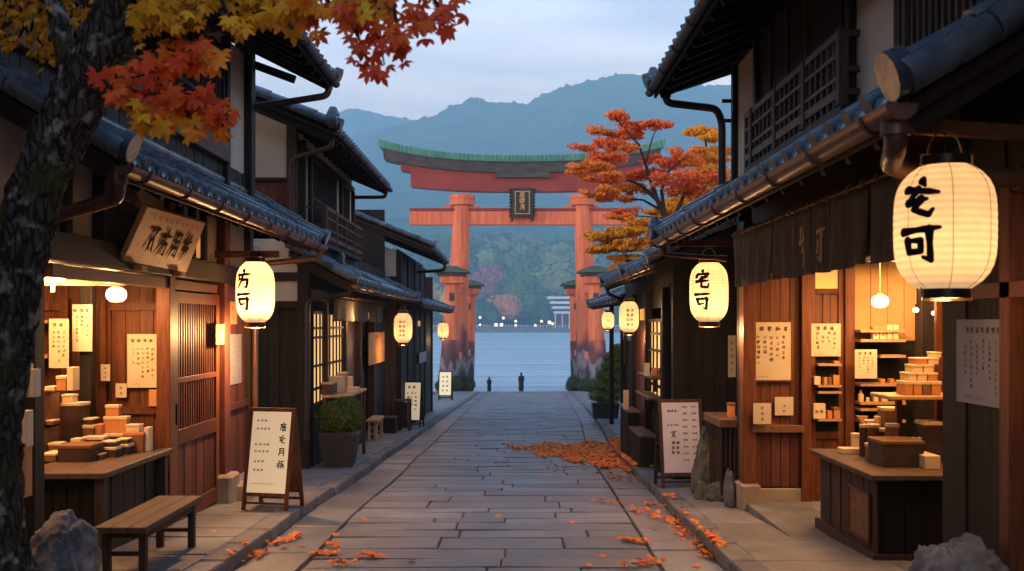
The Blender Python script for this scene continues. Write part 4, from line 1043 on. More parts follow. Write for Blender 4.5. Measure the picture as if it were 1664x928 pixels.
# ---------------------------------------------------------------- HOUSE: left, third and its low annex
def house_west_third():
    s = -1; xf = 3.0; y0, y1 = 26.3, 38.0; gb = sz(38)-.3
    h = thing('shophouse', 'third timber house with long low pitched roof above a dark slatted upper wall', 'house', (-3.0, 31, sz(31)))
    body(h, s, xf, y0, y1, gb, 4.0, back=10)
    m = MB(); planks(m, 'y', 26.3, -9.9, -3.1, 2.6, 3.35, -1, .3, .04); m.box(-9.9,-3.06,26.28,26.4,gb,3.36); m.build('end_boards', M['mid'], h)
    gable(h, s, 3.06, 4.15, 8.6, 6.3, 10, 5.7, 26.28, 'plaster', .08); MB().box(-9.9, -3.06, 26.26, 26.38, 3.37, 4.2).build('end_panel', M['plaster'], h)
    m = MB(); m.box(-9.9, -3.0, 26.18, 26.26, 3.34, 3.48); m.build('end_beam', M['dark_h'], h)
    m = MB(); planks(m, 'x', -3.0, 26.3, 33.6, gb, 4.1, 1, .24, .04); m.box(-3.0,-3.1,26.3,33.6,gb,4.2); m.build('front_boards', M['dark'], h)
    m = MB()
    for y in (26.35, 28.2, 30.2, 32, 33.6): m.box(-2.92, -3.06, y-.08, y+.08, gb, 4.1)
    m.box(-2.9, -3.04, 26.3, 33.6, 2.72, 2.86); build_each(m, 'front_post', M['dark'], h)
    m = MB(); planks(m, 'x', -3.12, 33.6, 38, gb, 2.9, 1, .3, .04); m.box(-3.12, -3.2, 33.6, 38, gb, 3.2); m.build('annex_boards', M['dark'], h)
    xe, ze, sl = 2.06, 4.22, .40
    tile_roof(h, s, xe, ze, 8.6, sl, 25.7, 31.2, .28, 'roof', steps=6); verge(h, s, xe, ze, 8.6, sl, 25.75, rows=1); soffit(h, s, xe, ze, 8.6, sl, 25.75, 31.15, raf=.6); gutter(h, s, xe, ze-.02, 25.7, 31.2, .055, 'pipe')
    rear_roof(h, s, 8.6, ze+(8.6-xe)*sl, 10.4, .4, 25.7, 31.2)
    ornament(h, s, -4.3, 25.7, 5.3, 1.2)
    pipe(h, [(-2.1, 31.1, 4.15), (-2.1, 31.1, 3.9), (-3.0, 31.3, 3.85)], .05)
    xe, ze, sl = 2.4, 2.78, .40
    tile_roof(h, s, xe, ze, 3.3, sl, 26.4, 40.0, .28, 'canopy_roof', steps=6); soffit(h, s, xe, ze, 3.3, sl, 26.4, 40, raf=.7); gutter(h, s, xe, ze-.02, 26.4, 40, .055, 'pipe')
    verge(h, s, xe, ze, 3.3, sl, 39.95, rows=1)
    m = MB(); m.box(-3.22, -3.34, 39.6, 39.8, sz(39.7), 2.85); m.build('post', M['dark'], h)
    m = MB(); m.box(-3.14, -3.2, 33.7, 34.0, .3, .95); m.build('hatch', M['reddish'], h)
    MB().box(-2.98, -2.9, 31.2, 31.5, 2.15, 2.32).build('lamp_box', M['amber_lit'], h)
    return h
house_west_third()

# ---------------------------------------------------------------- HOUSE: right, nearest
def house_east_near():
    s = 1; xf = 2.6; y0, y1 = -10, 11.6; gb = sz(11.6)-.1
    h = thing('shophouse', 'dark timber shophouse with blue curtain row and lit open shop bay', 'house', (2.6, 8, sz(8)))
    m = MB(); m.box(9, 8.88, y0, y1, gb, 5.4); m.box(5.2, 8.88, y1-.1, y1, gb, 5.4); m.box(xf+.05, 8.88, y0, y0+.1, gb, 5.4); m.box(xf+.02, 5.2, y1-.1, y1, gb, 5.4)
    m.build('wall', M['dark'], h)
    MB().box(2.62, 7.4, 3.2, 11.45, gb, sz(8.5)-.04).build('floor', M['walk'], h)
    MB().box(2.9, 7.4, 3.2, 11.45, 3.02, 3.08).build('ceiling', M['dark_h'], h)
    m = MB(); planks(m, 'x', 5.6, 6.4, 11.3, .1, 3.0, -1, .18); m.box(5.6, 5.7, 6.4, 11.4, .1, 3.0); m.build('rear_wall', M['brown'], h)
    # wall at the end of the bay, facing up the street
    YB = 11.3
    m = MB(); planks(m, 'y', YB, 2.70, 3.26, sz(YB)+.28, 2.95, -1, .105, .02); m.box(2.66, 3.28, YB, YB+.1, gb, 3.0); m.build('bay_boards', M['brown'], h)
    m = MB(); planks(m, 'y', YB-.03, 2.72, 3.24, sz(YB)+.26, 1.0, -1, .105, .02); m.build('bay_dado', M['reddish'], h)
    MB().box(2.70, 3.28, YB-.14, YB-.01, 1.02, 1.10).build('ledge', M['brown_h'], h, bev=.005)
    MB().box(2.60, 2.74, YB-.12, YB+.1, sz(YB), 3.4).build('post', M['brown'], h, bev=.006)
    MB().box(3.26, 3.37, YB-.10, YB+.1, sz(YB), 3.0).build('post', M['brown'], h, bev=.006)
    MB().box(3.75, 3.86, YB-.10, YB+.1, sz(YB), 3.0).build('post', M['brown'], h, bev=.006)
    MB().box(4.40, 4.58, YB-.6, YB-.42, sz(YB), 3.0).build('post', M['dark'], h, bev=.006)
    m = MB(); m.box(2.72, 3.28, YB-.08, YB-.02, gb, sz(YB)+.24); m.build('plinth_stone', M['base_stone'], h, bev=.01)
    MB().box(2.56, 2.78, YB-.2, YB+.2, gb, sz(YB)+.30).build('plinth_stone', M['base_stone'], h, bev=.02)
    # door in that wall
    dz = sz(YB)+.08; o = MB()
    for a, b, c, d in ((3.37,3.43,dz,2.95),(3.69,3.75,dz,2.95),(3.43,3.69,dz,dz+.14),(3.43,3.69,.94,1.02),(3.43,3.69,2.58,2.64),(3.43,3.69,2.89,2.95)): o.box(a, b, YB-.05, YB, c, d)
    o = o.build('door', M['brown'], h, bev=.004)
    MB().box(3.43, 3.69, YB-.02, YB-.01, 2.64, 2.89).build('door_glass', M['amber_lit'], o)
    m = MB(); planks(m, 'y', YB-.015, 3.43, 3.69, dz+.14, .94, -1, .09, .012); m.build('door_boards', M['brown'], o); m = MB(); planks(m, 'y', YB-.015, 3.43, 3.69, 1.9, 2.58, -1, .09, .012); m.build('door_boards', M['brown'], o)
    MB().box(3.43, 3.69, YB, YB+.06, dz, 2.95).build('door_backing', M['dark'], o)
    for z in (1.15, 1.46, 1.53, 1.77): MB().box(3.43, 3.69, YB-.16, YB-.02, z, z+.025).build('door_shelf', M['pale'], o)
    MB().box(3.25, 4.2, YB-.62, YB-.1, gb, sz(YB)+.10).build('door_step', M['kerb'], h, bev=.015)
    # open shelving beyond
    MB().box(3.86, 5.6, YB+.02, YB+.1, .1, 3.0).build('bay_backing', M['dark'], h)
    m = MB(); planks(m, 'y', YB+.02, 3.88, 5.6, 2.05, 3.0, -1, .2, .015); m.build('lit_boards', M['amber'], h)  # amber lamp light is put into the colour of these boards
    for z, a, b in ((2.147,3.86,4.36),(2.04,3.86,4.36),(1.866,4.08,4.36),(1.55,3.86,4.36),(1.345,3.86,4.36),(1.276,3.86,4.12),(1.146,3.86,4.36)):
        MB().box(a, b, YB-.28, YB, z, z+.03).build('shelf', M['pale'], h)
    MB().box(4.33, 4.36, YB-.26, YB-.02, 1.375, 1.545).build('shelf_end', M['pale'], h)
    m = MB(); m.box(4.0, 4.06, 9.38, 9.44, sz(9), 2.55); m.box(4.42, 4.48, 9.38, 9.44, sz(9), 2.55); m.box(4.0, 4.48, 9.37, 9.45, 2.55, 2.62); build_each(m, 'rack_post', M['brown'], h)
    # facade: posts, lintel, near board wall
    MB().box(2.60, 2.80, 5.82, 6.02, sz(6), 3.4).build('post', M['dark'], h, bev=.008)
    MB().box(2.62, 2.84, 6.0, 11.2, 2.74, 2.98).build('lintel', M['dark_h'], h, bev=.008)
    m = MB(); planks(m, 'x', 2.62, -9.9, 5.82, gb, 3.3, -1, .15, .03); m.box(2.62, 2.74, -9.9, 5.82, gb, 3.8); m.build('street_boards', M['dark'], h)
    m = MB(); m.box(2.52, 2.60, 5.05, 5.15, sz(5), 3.0); m.box(2.52, 2.59, 3.2, 5.82, 2.38, 2.46); build_each(m, 'wall_rail', M['brown'], h)
    m = MB(); m.box(2.70, 2.78, 6.0, 11.2, 2.98, 3.8); m.build('upper_panel', M['brown'], h)
    # canopy
    xe, ze, sl = 1.70, 3.24, .60
    tile_roof(h, s, xe, ze, 2.62, sl, 4.25, 11.55, .285, 'canopy_roof'); verge(h, s, xe, ze, 2.62, sl, 4.25, .075); verge(h, s, xe, ze, 2.62, sl, 11.5)
    soffit(h, s, xe, ze, 2.62, sl, 4.3, 11.5); gutter(h, s, xe, ze-.02, 4.25, 11.6, .072)
    ornament(h, s, 1.66, 11.55, 3.33, .9)
    pipe(h, [(1.68, 4.36, 3.16), (1.68, 4.36, 3.02), (1.80, 4.75, 2.99), (2.32, 5.0, 2.99), (2.62, 5.0, 2.97)], .05, 'gutter')
    pipe(h, [(1.74, 11.45, 3.14), (1.74, 11.45, 3.04), (2.5, 11.62, 3.0)], .03, 'gutter')
    MB().beam((2.62, 11.62, 3.18), (1.9, 11.62, 3.18), .05, .07).build('lantern_bracket', M['brown_h'], h)
    MB().beam((2.62, 5.0, 3.20), (1.85, 4.6, 3.16), .05, .07).build('lantern_bracket', M['brown_h'], h)
    MB().tube([(2.6, 4.2, 3.83), (2.6, 11.6, 3.83)], .05, 12).build('flashing_tiles', M['tile'], h, True)
    # upper storey
    m = MB(); m.box(2.60, 2.70, y0, 11.55, 3.75, 5.6); m.build('upper_wall', M['plaster'], h)
    m = MB()
    for y in (11.5, 10.45, 7.72, 7.56, 6.58): m.box(2.54, 2.60, y-.05, y+.05, 3.8, 5.5)
    m.box(2.53, 2.60, y0, 11.55, 5.22, 5.32); build_each(m, 'upper_frame', M['dark'], h)
    m = MB(); m.box(2.585, 2.60, 7.77, 10.40, 3.85, 5.22); m.build('dark_opening', M['dark'], h)
    for a, b in ((4.2, 5.3), (5.4, 6.5)):
        lattice(h, 'lattice_window', 'x', 2.59, a, b, 3.9, 5.2, -1, .09, .03, 'mid', .05, (.4,), 'dark')
    m = MB()
    for y in (8.7, 9.3, 9.9): m.box(2.56, 2.585, y-.03, y+.03, 3.95, 5.2)
    build_each(m, 'mullion', M['mid'], h)
    balcony(h, s, 2.60, 7.45, 10.5, 3.88, 4.42, 'mid', .13, .15)
    xe, ze, sl = 1.66, 5.02, .42
    tile_roof(h, s, xe, ze, 6.2, sl, -10, 11.75, .24, 'roof', steps=8); verge(h, s, xe, ze, 6.2, sl, 11.7); soffit(h, s, xe, ze, 6.2, sl, -10, 11.7, raf=.42); gutter(h, s, xe, ze-.02, 3.5, 11.75, .055, 'pipe')
    ornament(h, s, 1.66, 11.72, 5.12, .8)
    rear_roof(h, s, 6.2, ze+(6.2-xe)*sl, 9.3, .42, -10, 11.7); gable(h, s, 2.6, 5.45, 6.2, ze+(6.2-xe)*sl-.12, 9, 5.5, 11.5, 'dark')
    pipe(h, [(1.80, 11.62, 4.98), (1.80, 11.62, 4.82), (2.40, 11.66, 4.76), (2.46, 11.66, 4.6), (2.46, 11.66, 3.6)], .045)
    m = MB()
    for z in (4.85, 4.62): m.beam((2.46, 11.66, z), (2.62, 11.66, z), .03, .04)
    m.beam((2.62, 11.64, 5.22), (1.95, 11.64, 5.0), .06, .08)
    build_each(m, 'pipe_bracket', M['pipe'], h)
    MB().box(2.95, 3.9, 7.6, 7.66, 2.96, 2.985).build('light_strip', M['tube_light'], h)
    MB().box(3.5, 4.3, 9.8, 9.86, 2.86, 2.885).build('light_strip', M['tube_light'], h)
    light('ceiling_light', 'AREA', 120, (3.7, 8.7, 2.98), h, (1,.47,.16), size=(1.2, 3.6))
    light('ceiling_light', 'AREA', 40, (4.3, 10.6, 2.9), h, (1,.55,.22), size=(1.2, .8))
    return h
HEN = house_east_near()

# ---------------------------------------------------------------- HOUSE: right, second
def house_east_second():
    s = 1; xf = 2.4; y0, y1 = 14.5, 21.2; gb = sz(21.2)-.2
    h = thing('shophouse', 'low dark boarded house beyond the blue curtain shop, with one lit gridded window', 'house', (2.4, 18, sz(18)))
    body(h, s, xf, y0, y1, gb, 3.6, back=8)
    m = MB(); planks(m, 'y', y0, 2.44, 6.5, gb, 3.5, -1, .17, .03); m.build('end_boards', M['dark'], h)
    MB().box(2.33, 2.50, y0-.1, y0+.08, gb, 3.3).build('corner_post', M['dark'], h)
    MB().box(2.36, 6.5, y0-.08, y0-.03, 2.56, 2.66).build('end_beam', M['dark_h'], h)
    m = MB(); m.box(2.4, 2.5, y0, y1, 2.5, 3.4); m.box(2.4, 2.48, 17.3, y1, gb, 2.5); m.box(2.4, 2.48, y0, 17.3, gb, sz(16)+.85); m.build('street_wall', M['dark'], h)
    lattice(h, 'paper_window', 'x', 2.40, 15.4, 17.2, .95, 2.32, -1, .42, .03, 'dark', .05, (.2,.38,.62,.82), 'shoji')
    m = MB(); planks(m, 'x', 2.40, 17.3, 19.2, gb, 2.4, -1, .3); m.build('front_boards', M['brown'], h)
    m = MB()
    for y in (15.3, 17.25, 19.2, 21.1): m.box(2.3, 2.42, y-.06, y+.06, gb, 2.8)
    build_each(m, 'front_post', M['dark'], h)
    MB().box(2.30, 2.38, 17.4, 17.9, 2.3, 2.5).build('lamp_box', M['amber_lit'], h)
    MB().box(2.34, 2.40, 19.3, 21.0, 1.9, 2.45).build('plaster_panel', M['plaster'], h)
    xe, ze, sl = 1.86, 3.07, .46
    tile_roof(h, s, xe, ze, 5.2, sl, 13.1, 20.2, .26, 'roof', steps=8); verge(h, s, xe, ze, 5.2, sl, 13.15); verge(h, s, xe, ze, 5.2, sl, 16.4, big=True, rows=1); verge(h, s, xe, ze, 5.2, sl, 20.1)
    soffit(h, s, xe, ze, 5.2, sl, 13.15, 20.15, raf=.5); gutter(h, s, xe, ze-.02, 13.1, 20.2, .055, 'gutter')
    rear_roof(h, s, 5.2, ze+(5.2-xe)*sl, 8.4, .46, 13.1, 20.2); gable(h, s, 2.42, 3.2, 5.2, ze+(5.2-xe)*sl-.12, 8, 3.2, 14.52, 'dark')
    pipe(h, [(1.92, 20.0, 3.0), (1.92, 20.0, 2.84), (2.3, 20.2, 2.7), (2.3, 20.2, 1.4)], .035)
    light('window_glow', 'POINT', 14, (2.05, 16.4, 2.45), h, (1,.52,.2), .1)
    return h
house_east_second()
def house_east_third():
    s = 1; gb = sz(31)-.3
    h = thing('open_shed', 'small tiled shed roof on dark posts behind the round topiary', 'shed', (3.4, 26, sz(26)))
    body(h, s, 4.5, 21.6, 30, gb, 3.2, back=8)
    m = MB(); planks(m, 'x', 4.5, 21.6, 30, gb, 3.1, -1, .25); m.build('street_boards', M['dark'], h)
    xe, ze, sl = 2.30, 2.80, .40
    tile_roof(h, s, xe, ze, 5.4, sl, 20.9, 29.6, .27, 'roof', steps=6); verge(h, s, xe, ze, 5.4, sl, 29.5, rows=1); soffit(h, s, xe, ze, 5.4, sl, 20.9, 29.5, raf=.6); gutter(h, s, xe, ze-.02, 20.9, 29.6, .055, 'pipe')
    rear_roof(h, s, 5.4, ze+(5.4-xe)*sl, 8.4, .4, 20.9, 29.6)
    for y in (22.0, 29.2): MB().box(2.86, 2.98, y-.07, y+.07, sz(y), 2.95).build('post', M['dark'], h)
    return h
house_east_third()

# ================================================================ LANTERNS
M['board_glow'] = emis('glowing_board_panel', (1.0,.74,.46), .40)  # panel glow stands in for lantern light on the near paper board
def lantern(px, py, wpx, hpx, d, label, glyphs=None, small=0, hook=None, power=10, col=(1,.50,.19), face=0.0, inner=None, writing=True):
    x, zc = X(px, d), Z(py, d); r = wpx/2*d/F; hh = hpx/2*d/F
    t = thing('paper_lantern', label, 'lantern', (x, d, zc), 'paper lanterns along the street')
    c = (x, d, zc); n = 30; pr = []
    def rad(v):                                   # v -1..1
        return r*(1 - abs(v)**4.6*.46 - .05*v*v) 
    for i in range(n+1):
        v = -1 + 2*i/n; pr.append((rad(v)*(1 + .004*math.cos(i*math.pi)), v*hh))
    MB().lathe(pr, 36, c, caps=False).build('shade', M['lantern'], t, True)
    rc = rad(1)*1.02
    for s_, nm in ((1, 'top_cap'), (-1, 'bottom_cap')):
        z = s_*hh; m = MB().lathe([(rc*.72, z-.012*s_), (rc, z-.012*s_), (rc, z+s_*hh*.15), (rc*.72, z+s_*hh*.15)], 24, c, caps=False)
        if s_ < 0: m.v = m.v
        if s_ > 0: m.add([(x-rc*.8, d-rc*.2, zc+z+hh*.13), (x+rc*.8, d-rc*.2, zc+z+hh*.13), (x+rc*.8, d+rc*.2, zc+z+hh*.13), (x-rc*.8, d+rc*.2, zc+z+hh*.13)], [(0,1,2,3)])
        m.build(nm, M['cap_black'], t, True)
    fr = MB(); k = max(.0035, r*.02)
    for s_ in (1, -1):
        for sx in (-1, 1):
            fr.tube([(x+sx*rc*1.06, d-rc*.2, zc+s_*hh*.96), (x+sx*rc*1.06, d-rc*.2, zc+s_*hh*1.17)], k, 6)
        fr.tube([(x-rc*1.06, d-rc*.2, zc+s_*hh*1.17), (x+rc*1.06, d-rc*.2, zc+s_*hh*1.17)], k, 6)
    fr.build('wire_frame', M['brass'], t)
    zt = zc + hh*1.16; q = rc*.8
    MB().tube([(x+math.cos(a)*q*.9, d, zt+math.sin(a)*q*1.3) for a in [math.pi*i/12 for i in range(13)]], k, 6).build('handle', M['brass'], t, True)
    hz_ = hook if hook else zt+q*1.3+.25
    MB().tube([(x, d, zt+q*1.28), (x+.005, d, hz_)], k*.7, 5).build('cord', M['cap_black'], t)
    if r > .1:
        sm = MB()
        for a in (-1.15, -.25, .6, 1.6, 2.6, 3.6):
            sm.tube([(x+math.sin(a)*(rad(v)+.0015), d-math.cos(a)*(rad(v)+.0015), zc+v*hh) for v in [-1+i/10 for i in range(21)]], max(.0012, r*.007), 4, False)
        sm.build('seam', M['ink_soft'], t)['kind'] = 'stuff'
    def fmap(u, v):                               # u: metres round the front, v: -1..1
        a = face + u/r; rr = rad(v)*1.012+.003
        return Vector((x+math.sin(a)*rr, d-math.cos(a)*rr, zc+v*hh))
    if glyphs:
        g = MB(); s = r*.86
        for i, kx in enumerate(glyphs):
            for st in G[kx]: ribbon(g, [((p[0]-.5)*s*1.0/.12*.12, p[1]) for p in st], .0, lambda a, b: Vector((0,0,0))) if False else None
            base = .10 - i*.72
            # the ribbon routine works in plane units: scale v so that one unit equals one metre
            fm2 = lambda u, v: fmap(u, v/hh)
            h_ = hh*.60
            for st in G[kx]: ribbon(g, [((p[0]-.5)*s, hh*base + p[1]*h_) for p in st], s*.17, fm2)
        g.build('lettering', M['ink'], t)
    elif small:
        g = MB(); rn = random.Random(small); fm2 = lambda u, v: fmap(u, v/hh); s = r*.36
        for i in range(4 if small > 1 else 1):
            for u in ((-s*.55, s*.55) if small > 1 else (0,)): scribble(g, u-s*.5, hh*(.42-.30*i) - s*.5 if small > 1 else -s*.5, s, fm2, rn)
        g.build('lettering', M['ink'], t)
    ir = inner if inner else 27*r*r
    light('lamp', 'POINT', ir, (x, d, zc-hh*.15), t, (1,.70,.40), r*.35)
    light('lamp', 'POINT', power, (x, d, zc-hh*1.22), t, col, r*.3)  # extra lamp added below the lantern to cast its warm pool
    return t
lantern(1535, 370, 156, 200, 4.62, 'largest glowing paper lantern hanging from the brown gutter corner', ['gen','ka'], hook=3.0, power=18, face=-.88)
lantern(1152, 475, 62, 96, 11.7, 'glowing white paper lantern hanging beside the blue curtain row', ['ta','shi'], hook=3.18, power=85, face=-.55)
lantern(1022, 515, 32, 50, 17.9, 'paper lantern with two small rows of marks by the lit gridded window', small=3, hook=2.95, power=34)
lantern(988, 521, 20, 27, 27, 'smallest round lantern under the shed roof by the topiary', small=1, hook=2.75, power=26)
lantern(415, 475, 62, 98, 11.7, 'glowing white paper lantern near the wooden signboard shop corner', ['ho','shi'], hook=3.14, power=220, face=-.40)
lantern(655, 533, 30, 48, 24, 'paper lantern with small black characters under the second canopy', small=5, hook=2.85, power=40)
lantern(720, 537, 18, 25, 38, 'tiny lantern at the far end of the long row of roofs', small=1, hook=2.7, power=30)

# pendant lamps in the shops
def pendant(px, py, d, label, r=.075, ztop=2.95, kind='globe', e_=44):
    c = P(px, py, d); t = thing('pendant_lamp', label, 'lamp', (c.x, c.y, ztop))
    MB().tube([(c.x, d, c.z+.06), (c.x, d, ztop)], .006, 6).build('cord', M['pale'], t)
    if kind == 'globe':
        MB().lathe([(.01,-.85),(.6,-.8),(.95,-.45),(1.05,0),(.95,.5),(.6,.8),(.3,.85)] and [(a*r*1.1, b*r) for a, b in [(.05,-.85),(.6,-.8),(.95,-.45),(1.05,0),(.95,.5),(.6,.8),(.3,.85)]], 20, tuple(c)).build('globe', M['bulb'], t, True)
        MB().lathe([(r*.3, r*.85), (r*.55, r*.9), (r*.55, r*1.0), (r*.1, r*1.25)], 14, tuple(c)).build('cap', M['brass'], t, True)
    else:
        MB().box(c.x-.10, c.x+.10, d-.02, d+.02, c.z-.018, c.z+.018).build('tube', M['bulb'], t)
        MB().box(c.x-.016, c.x+.016, d-.03, d-.02, c.z-.11, c.z-.02).build('drop_tube', M['bulb'], t)
        MB().box(c.x-.07, c.x+.07, d-.015, d+.015, c.z+.02, c.z+.12).build('bracket', M['pale'], t)
    light('lamp', 'POINT', e_, (c.x, d-.16, c.z-.05), t, (1,.52,.20), .05)
    return t
pendant(189, 479, 9.75, 'round glowing pendant globe over the left shop counter', .085)
pendant(88, 455, 9.2, 'bright crossed tube lamp hanging behind the black post', .08, kind='tube')
pendant(1430, 490, 10.6, 'round glowing pendant globe over the open shelves', .078, 2.95)
pendant(1488, 504, 9.9, 'tiny bare bulb left of the pale rack frame', .026, 2.95, e_=4)
pendant(1519, 509, 9.9, 'tiny bare bulb under the pale rack frame crossbar', .026, 2.6, e_=3)

# ================================================================ COUNTERS, BENCHES, STANDS
def left_counter():
    t = thing('shop_counter', 'long boarded wooden counter heaped with small boxes, behind the bench', 'counter', (-3.75, 9.2, sz(9.2)))
    z = 1.0; g = sz(10.2)-.02
    MB().hexa([(-4.14,8.30,z-.055),(-3.40,8.30,z-.055),(-3.40,9.99,z-.055),(-4.14,9.84,z-.055)], [(-4.14,8.30,z),(-3.40,8.30,z),(-3.40,9.99,z),(-4.14,9.84,z)]).build('counter_top', M['mid_h'], t, bev=.008)
    m = MB(); planks(m, 'x', -3.52, 8.42, 9.9, g, z-.056, 1, .13, .02); m.build('front_boards', M['dark'], t)
    m = MB(); planks(m, 'y', 8.42, -4.10, -3.53, g, z-.056, -1, .12, .02); m.build('end_boards', M['dark'], t)
    MB().box(-4.1, -3.52, 8.43, 9.8, g, z-.06).build('carcass', M['dark'], t)
    for y in (8.38, 9.86): MB().box(-3.42, -3.50, y-.04, y+.04, g, z-.056).build('leg', M['mid'], t)
left_counter()
def right_counter():
    t = thing('shop_counter', 'wide dark boarded counter with pale top and a taped notice, facing the street', 'counter', (3.4, 9, sz(9)))
    z = 1.0; g = sz(9.9)-.02
    MB().box(2.96, 4.2, 8.18, 9.92, z-.05, z).build('counter_top', M['mid_h'], t, bev=.008)
    m = MB(); planks(m, 'x', 3.06, 8.30, 9.8, g+.14, z-.052, -1, .15, .025); m.build('front_boards', M['mid'], t)
    m = MB(); planks(m, 'y', 8.30, 3.09, 4.15, g+.14, z-.052, -1, .17, .012); m.build('end_boards', M['dark'], t)
    MB().box(3.07, 4.15, 8.31, 9.78, g, z-.055).build('carcass', M['dark'], t)
    m = MB(); m.box(2.99, 4.15, 8.23, 8.27, g, g+.14); m.box(2.99, 3.03, 8.271, 9.83, g, g+.14); m.build('skirting', M['mid'], t)
right_counter()
def bench(label, x0, x1, y0, y1, zt, mat='mid', nm='bench', th=.05, slats=3):
    t = thing(nm, label, 'bench', ((x0+x1)/2, (y0+y1)/2, sz((y0+y1)/2)))
    m = MB(); w_ = (x1-x0)/slats
    for i in range(slats): m.box(x0+i*w_+.004, x0+(i+1)*w_-.004, y0, y1, zt-th, zt)
    m.build('seat', M[mat+'_h'] if mat+'_h' in M else M[mat], t, bev=.005)
    for x in (x0+.06, x1-.06):
        for y in (y0+.12, y1-.12): MB().box(x-.028, x+.028, y-.028, y+.028, sz(y)-.005, zt-th).build('leg', M[mat], t, bev=.003)
    for y in (y0+.12, y1-.12): 
        for k in (.14, .28): MB().box(x0+.09, x1-.09, y-.015, y+.015, sz(y)+k, sz(y)+k+.03).build('stretcher', M[mat], t)
    MB().box(x0+.04, x0+.06, y0+.16, y1-.16, zt-th-.06, zt-th).build('apron', M[mat], t); MB().box(x1-.06, x1-.04, y0+.16, y1-.16, zt-th-.06, zt-th).build('apron', M[mat], t)
    return t
bench('long low plank bench in front of the left shop counter', -3.18, -2.78, 7.55, 8.95, .70)
bench('short pale bench beyond the round potted bush', -3.26, -2.98, 22.2, 23.3, sz(22.8)+.5, 'pale', slats=2)

def a_board(px, d, wd, ht, label, panel, frame, yaw, seed, big=None, cols=3, rows=8, layout=None, lean=.22):
    x = X(px, d); g = sz(d); t = thing('sandwich_board', label, 'sandwich board', (x, d, g), 'sandwich boards along the pavement'); 
    c, s = math.cos(yaw), math.sin(yaw)
    def T(u, w_, v): return Vector((x + u*c - w_*s, d + u*s + w_*c, g + v))
    leg = ht*.14; fw = wd*.075
    def fr(side, nm):
        m = MB(); dr = 1 if side == 0 else -1
        def Q(u, v): return T(u, (-lean + lean*v/ht)*1.0*dr if side == 0 else (lean - lean*v/ht), v)
        n = (T(0,-1,0)-T(0,0,0))*(1 if side == 0 else -1); V = (Q(0,ht)-Q(0,0)).normalized()
        for u in (-wd/2+fw/2, wd/2-fw/2): m.beam(Q(u, 0), Q(u, ht), fw, .028, n)
        for v in (leg+fw/2, ht-fw/2, leg*.55): m.beam(Q(-wd/2+fw, v), Q(wd/2-fw, v), .026, fw if v > leg*.6 else fw*.6, V)
        m.build(nm, M[frame], t)
        return Q, n, V
    Q, n, V = fr(0, 'front_frame'); fr(1, 'rear_frame')
    U = (Q(1,0)-Q(0,0)).normalized(); o = Q(-wd/2+fw, leg+fw); w2 = wd-2*fw; h2 = (Q(0,ht-fw)-Q(0,leg+fw)).length; nn = U.cross(V)
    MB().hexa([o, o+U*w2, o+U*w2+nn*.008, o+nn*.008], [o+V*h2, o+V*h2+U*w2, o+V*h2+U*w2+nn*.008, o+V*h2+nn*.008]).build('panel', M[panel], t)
    b0 = Q(-wd/2+fw, leg+fw)
    def QB(u, v): return T(u, (lean - lean*v/ht), v)
    MB().hexa([QB(-wd/2+fw, leg+fw), QB(wd/2-fw, leg+fw), QB(wd/2-fw, leg+fw)+Vector((0,.01,0)), QB(-wd/2+fw, leg+fw)+Vector((0,.01,0))],
              [QB(-wd/2+fw, ht-fw), QB(wd/2-fw, ht-fw), QB(wd/2-fw, ht-fw)+Vector((0,.01,0)), QB(-wd/2+fw, ht-fw)+Vector((0,.01,0))]).build('rear_panel', M[frame], t)
    fm_ = flatmap(o, U, V, nn, .0105); k = MB(); rnd = random.Random(seed)
    if layout == 1:
        s = w2*.20
        for i, kx in enumerate(('hiro', 'gen', 'tsuki', 'ori')): glyph(k, kx, w2*.72, h2*(.80-.155*i)-s*.4, s, fm_, .13)
        for v, n_ in ((.87,3),(.77,4),(.575,4),(.49,4),(.365,3),(.26,3)):
            for j in range(n_): scribble(k, w2*(.12+.10*j), h2*v, w2*.07, fm_, rnd)
        for j in range(9): scribble(k, w2*(.12+.07*j), h2*.10, w2*.045, fm_, rnd, 2)
    elif layout == 2:
        for v in [.93-.095*i for i in range(9)]:
            for u in (.55, .80):
                for j in range(2): scribble(k, w2*(u+.07*j), h2*(v-.01), w2*.062, fm_, rnd)
        glyph(k, 'dai', w2*.20, h2*.48, w2*.2, fm_, .12)
        for v in (.40, .33, .26):
            for j in range(2): scribble(k, w2*(.22+.12*j), h2*v, w2*.10, fm_, rnd)
        for j in range(4): scribble(k, w2*(.12+.09*j), h2*.66, w2*.07, fm_, rnd, 2)
        for j in range(3): scribble(k, w2*(.14+.1*j), h2*.86, w2*.075, fm_, rnd)
    else: table_marks(k, fm_, w2, h2, cols, rows, rnd, .16, .1, .62, .1)
    k.build('lettering', M['ink'], t)
    for u in (-wd/2-.004, wd/2+.004): MB().beam(T(u, -lean*.45, ht*.5), T(u, lean*.45, ht*.5), .008, .014).build('stay', M['pipe'], t)
    return t
a_board(444, 11.35, .555, 1.14, 'cream menu board in brown frame with a column of brushed characters', 'board_glow', 'brown', -.22, 4, layout=1)
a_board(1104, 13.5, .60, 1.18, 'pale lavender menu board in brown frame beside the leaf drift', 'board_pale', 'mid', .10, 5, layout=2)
a_board(670.5, 27.6, .56, 1.28, 'lit cream notice board in black frame, third along the left kerb from the front', 'board_glow', 'dark', -.15, 6, rows=5, cols=3)
a_board(724, 53.5, .74, 1.55, 'farthest lit notice board beside the left hedge balls', 'board_glow', 'dark', -.1, 7, rows=4, cols=2)
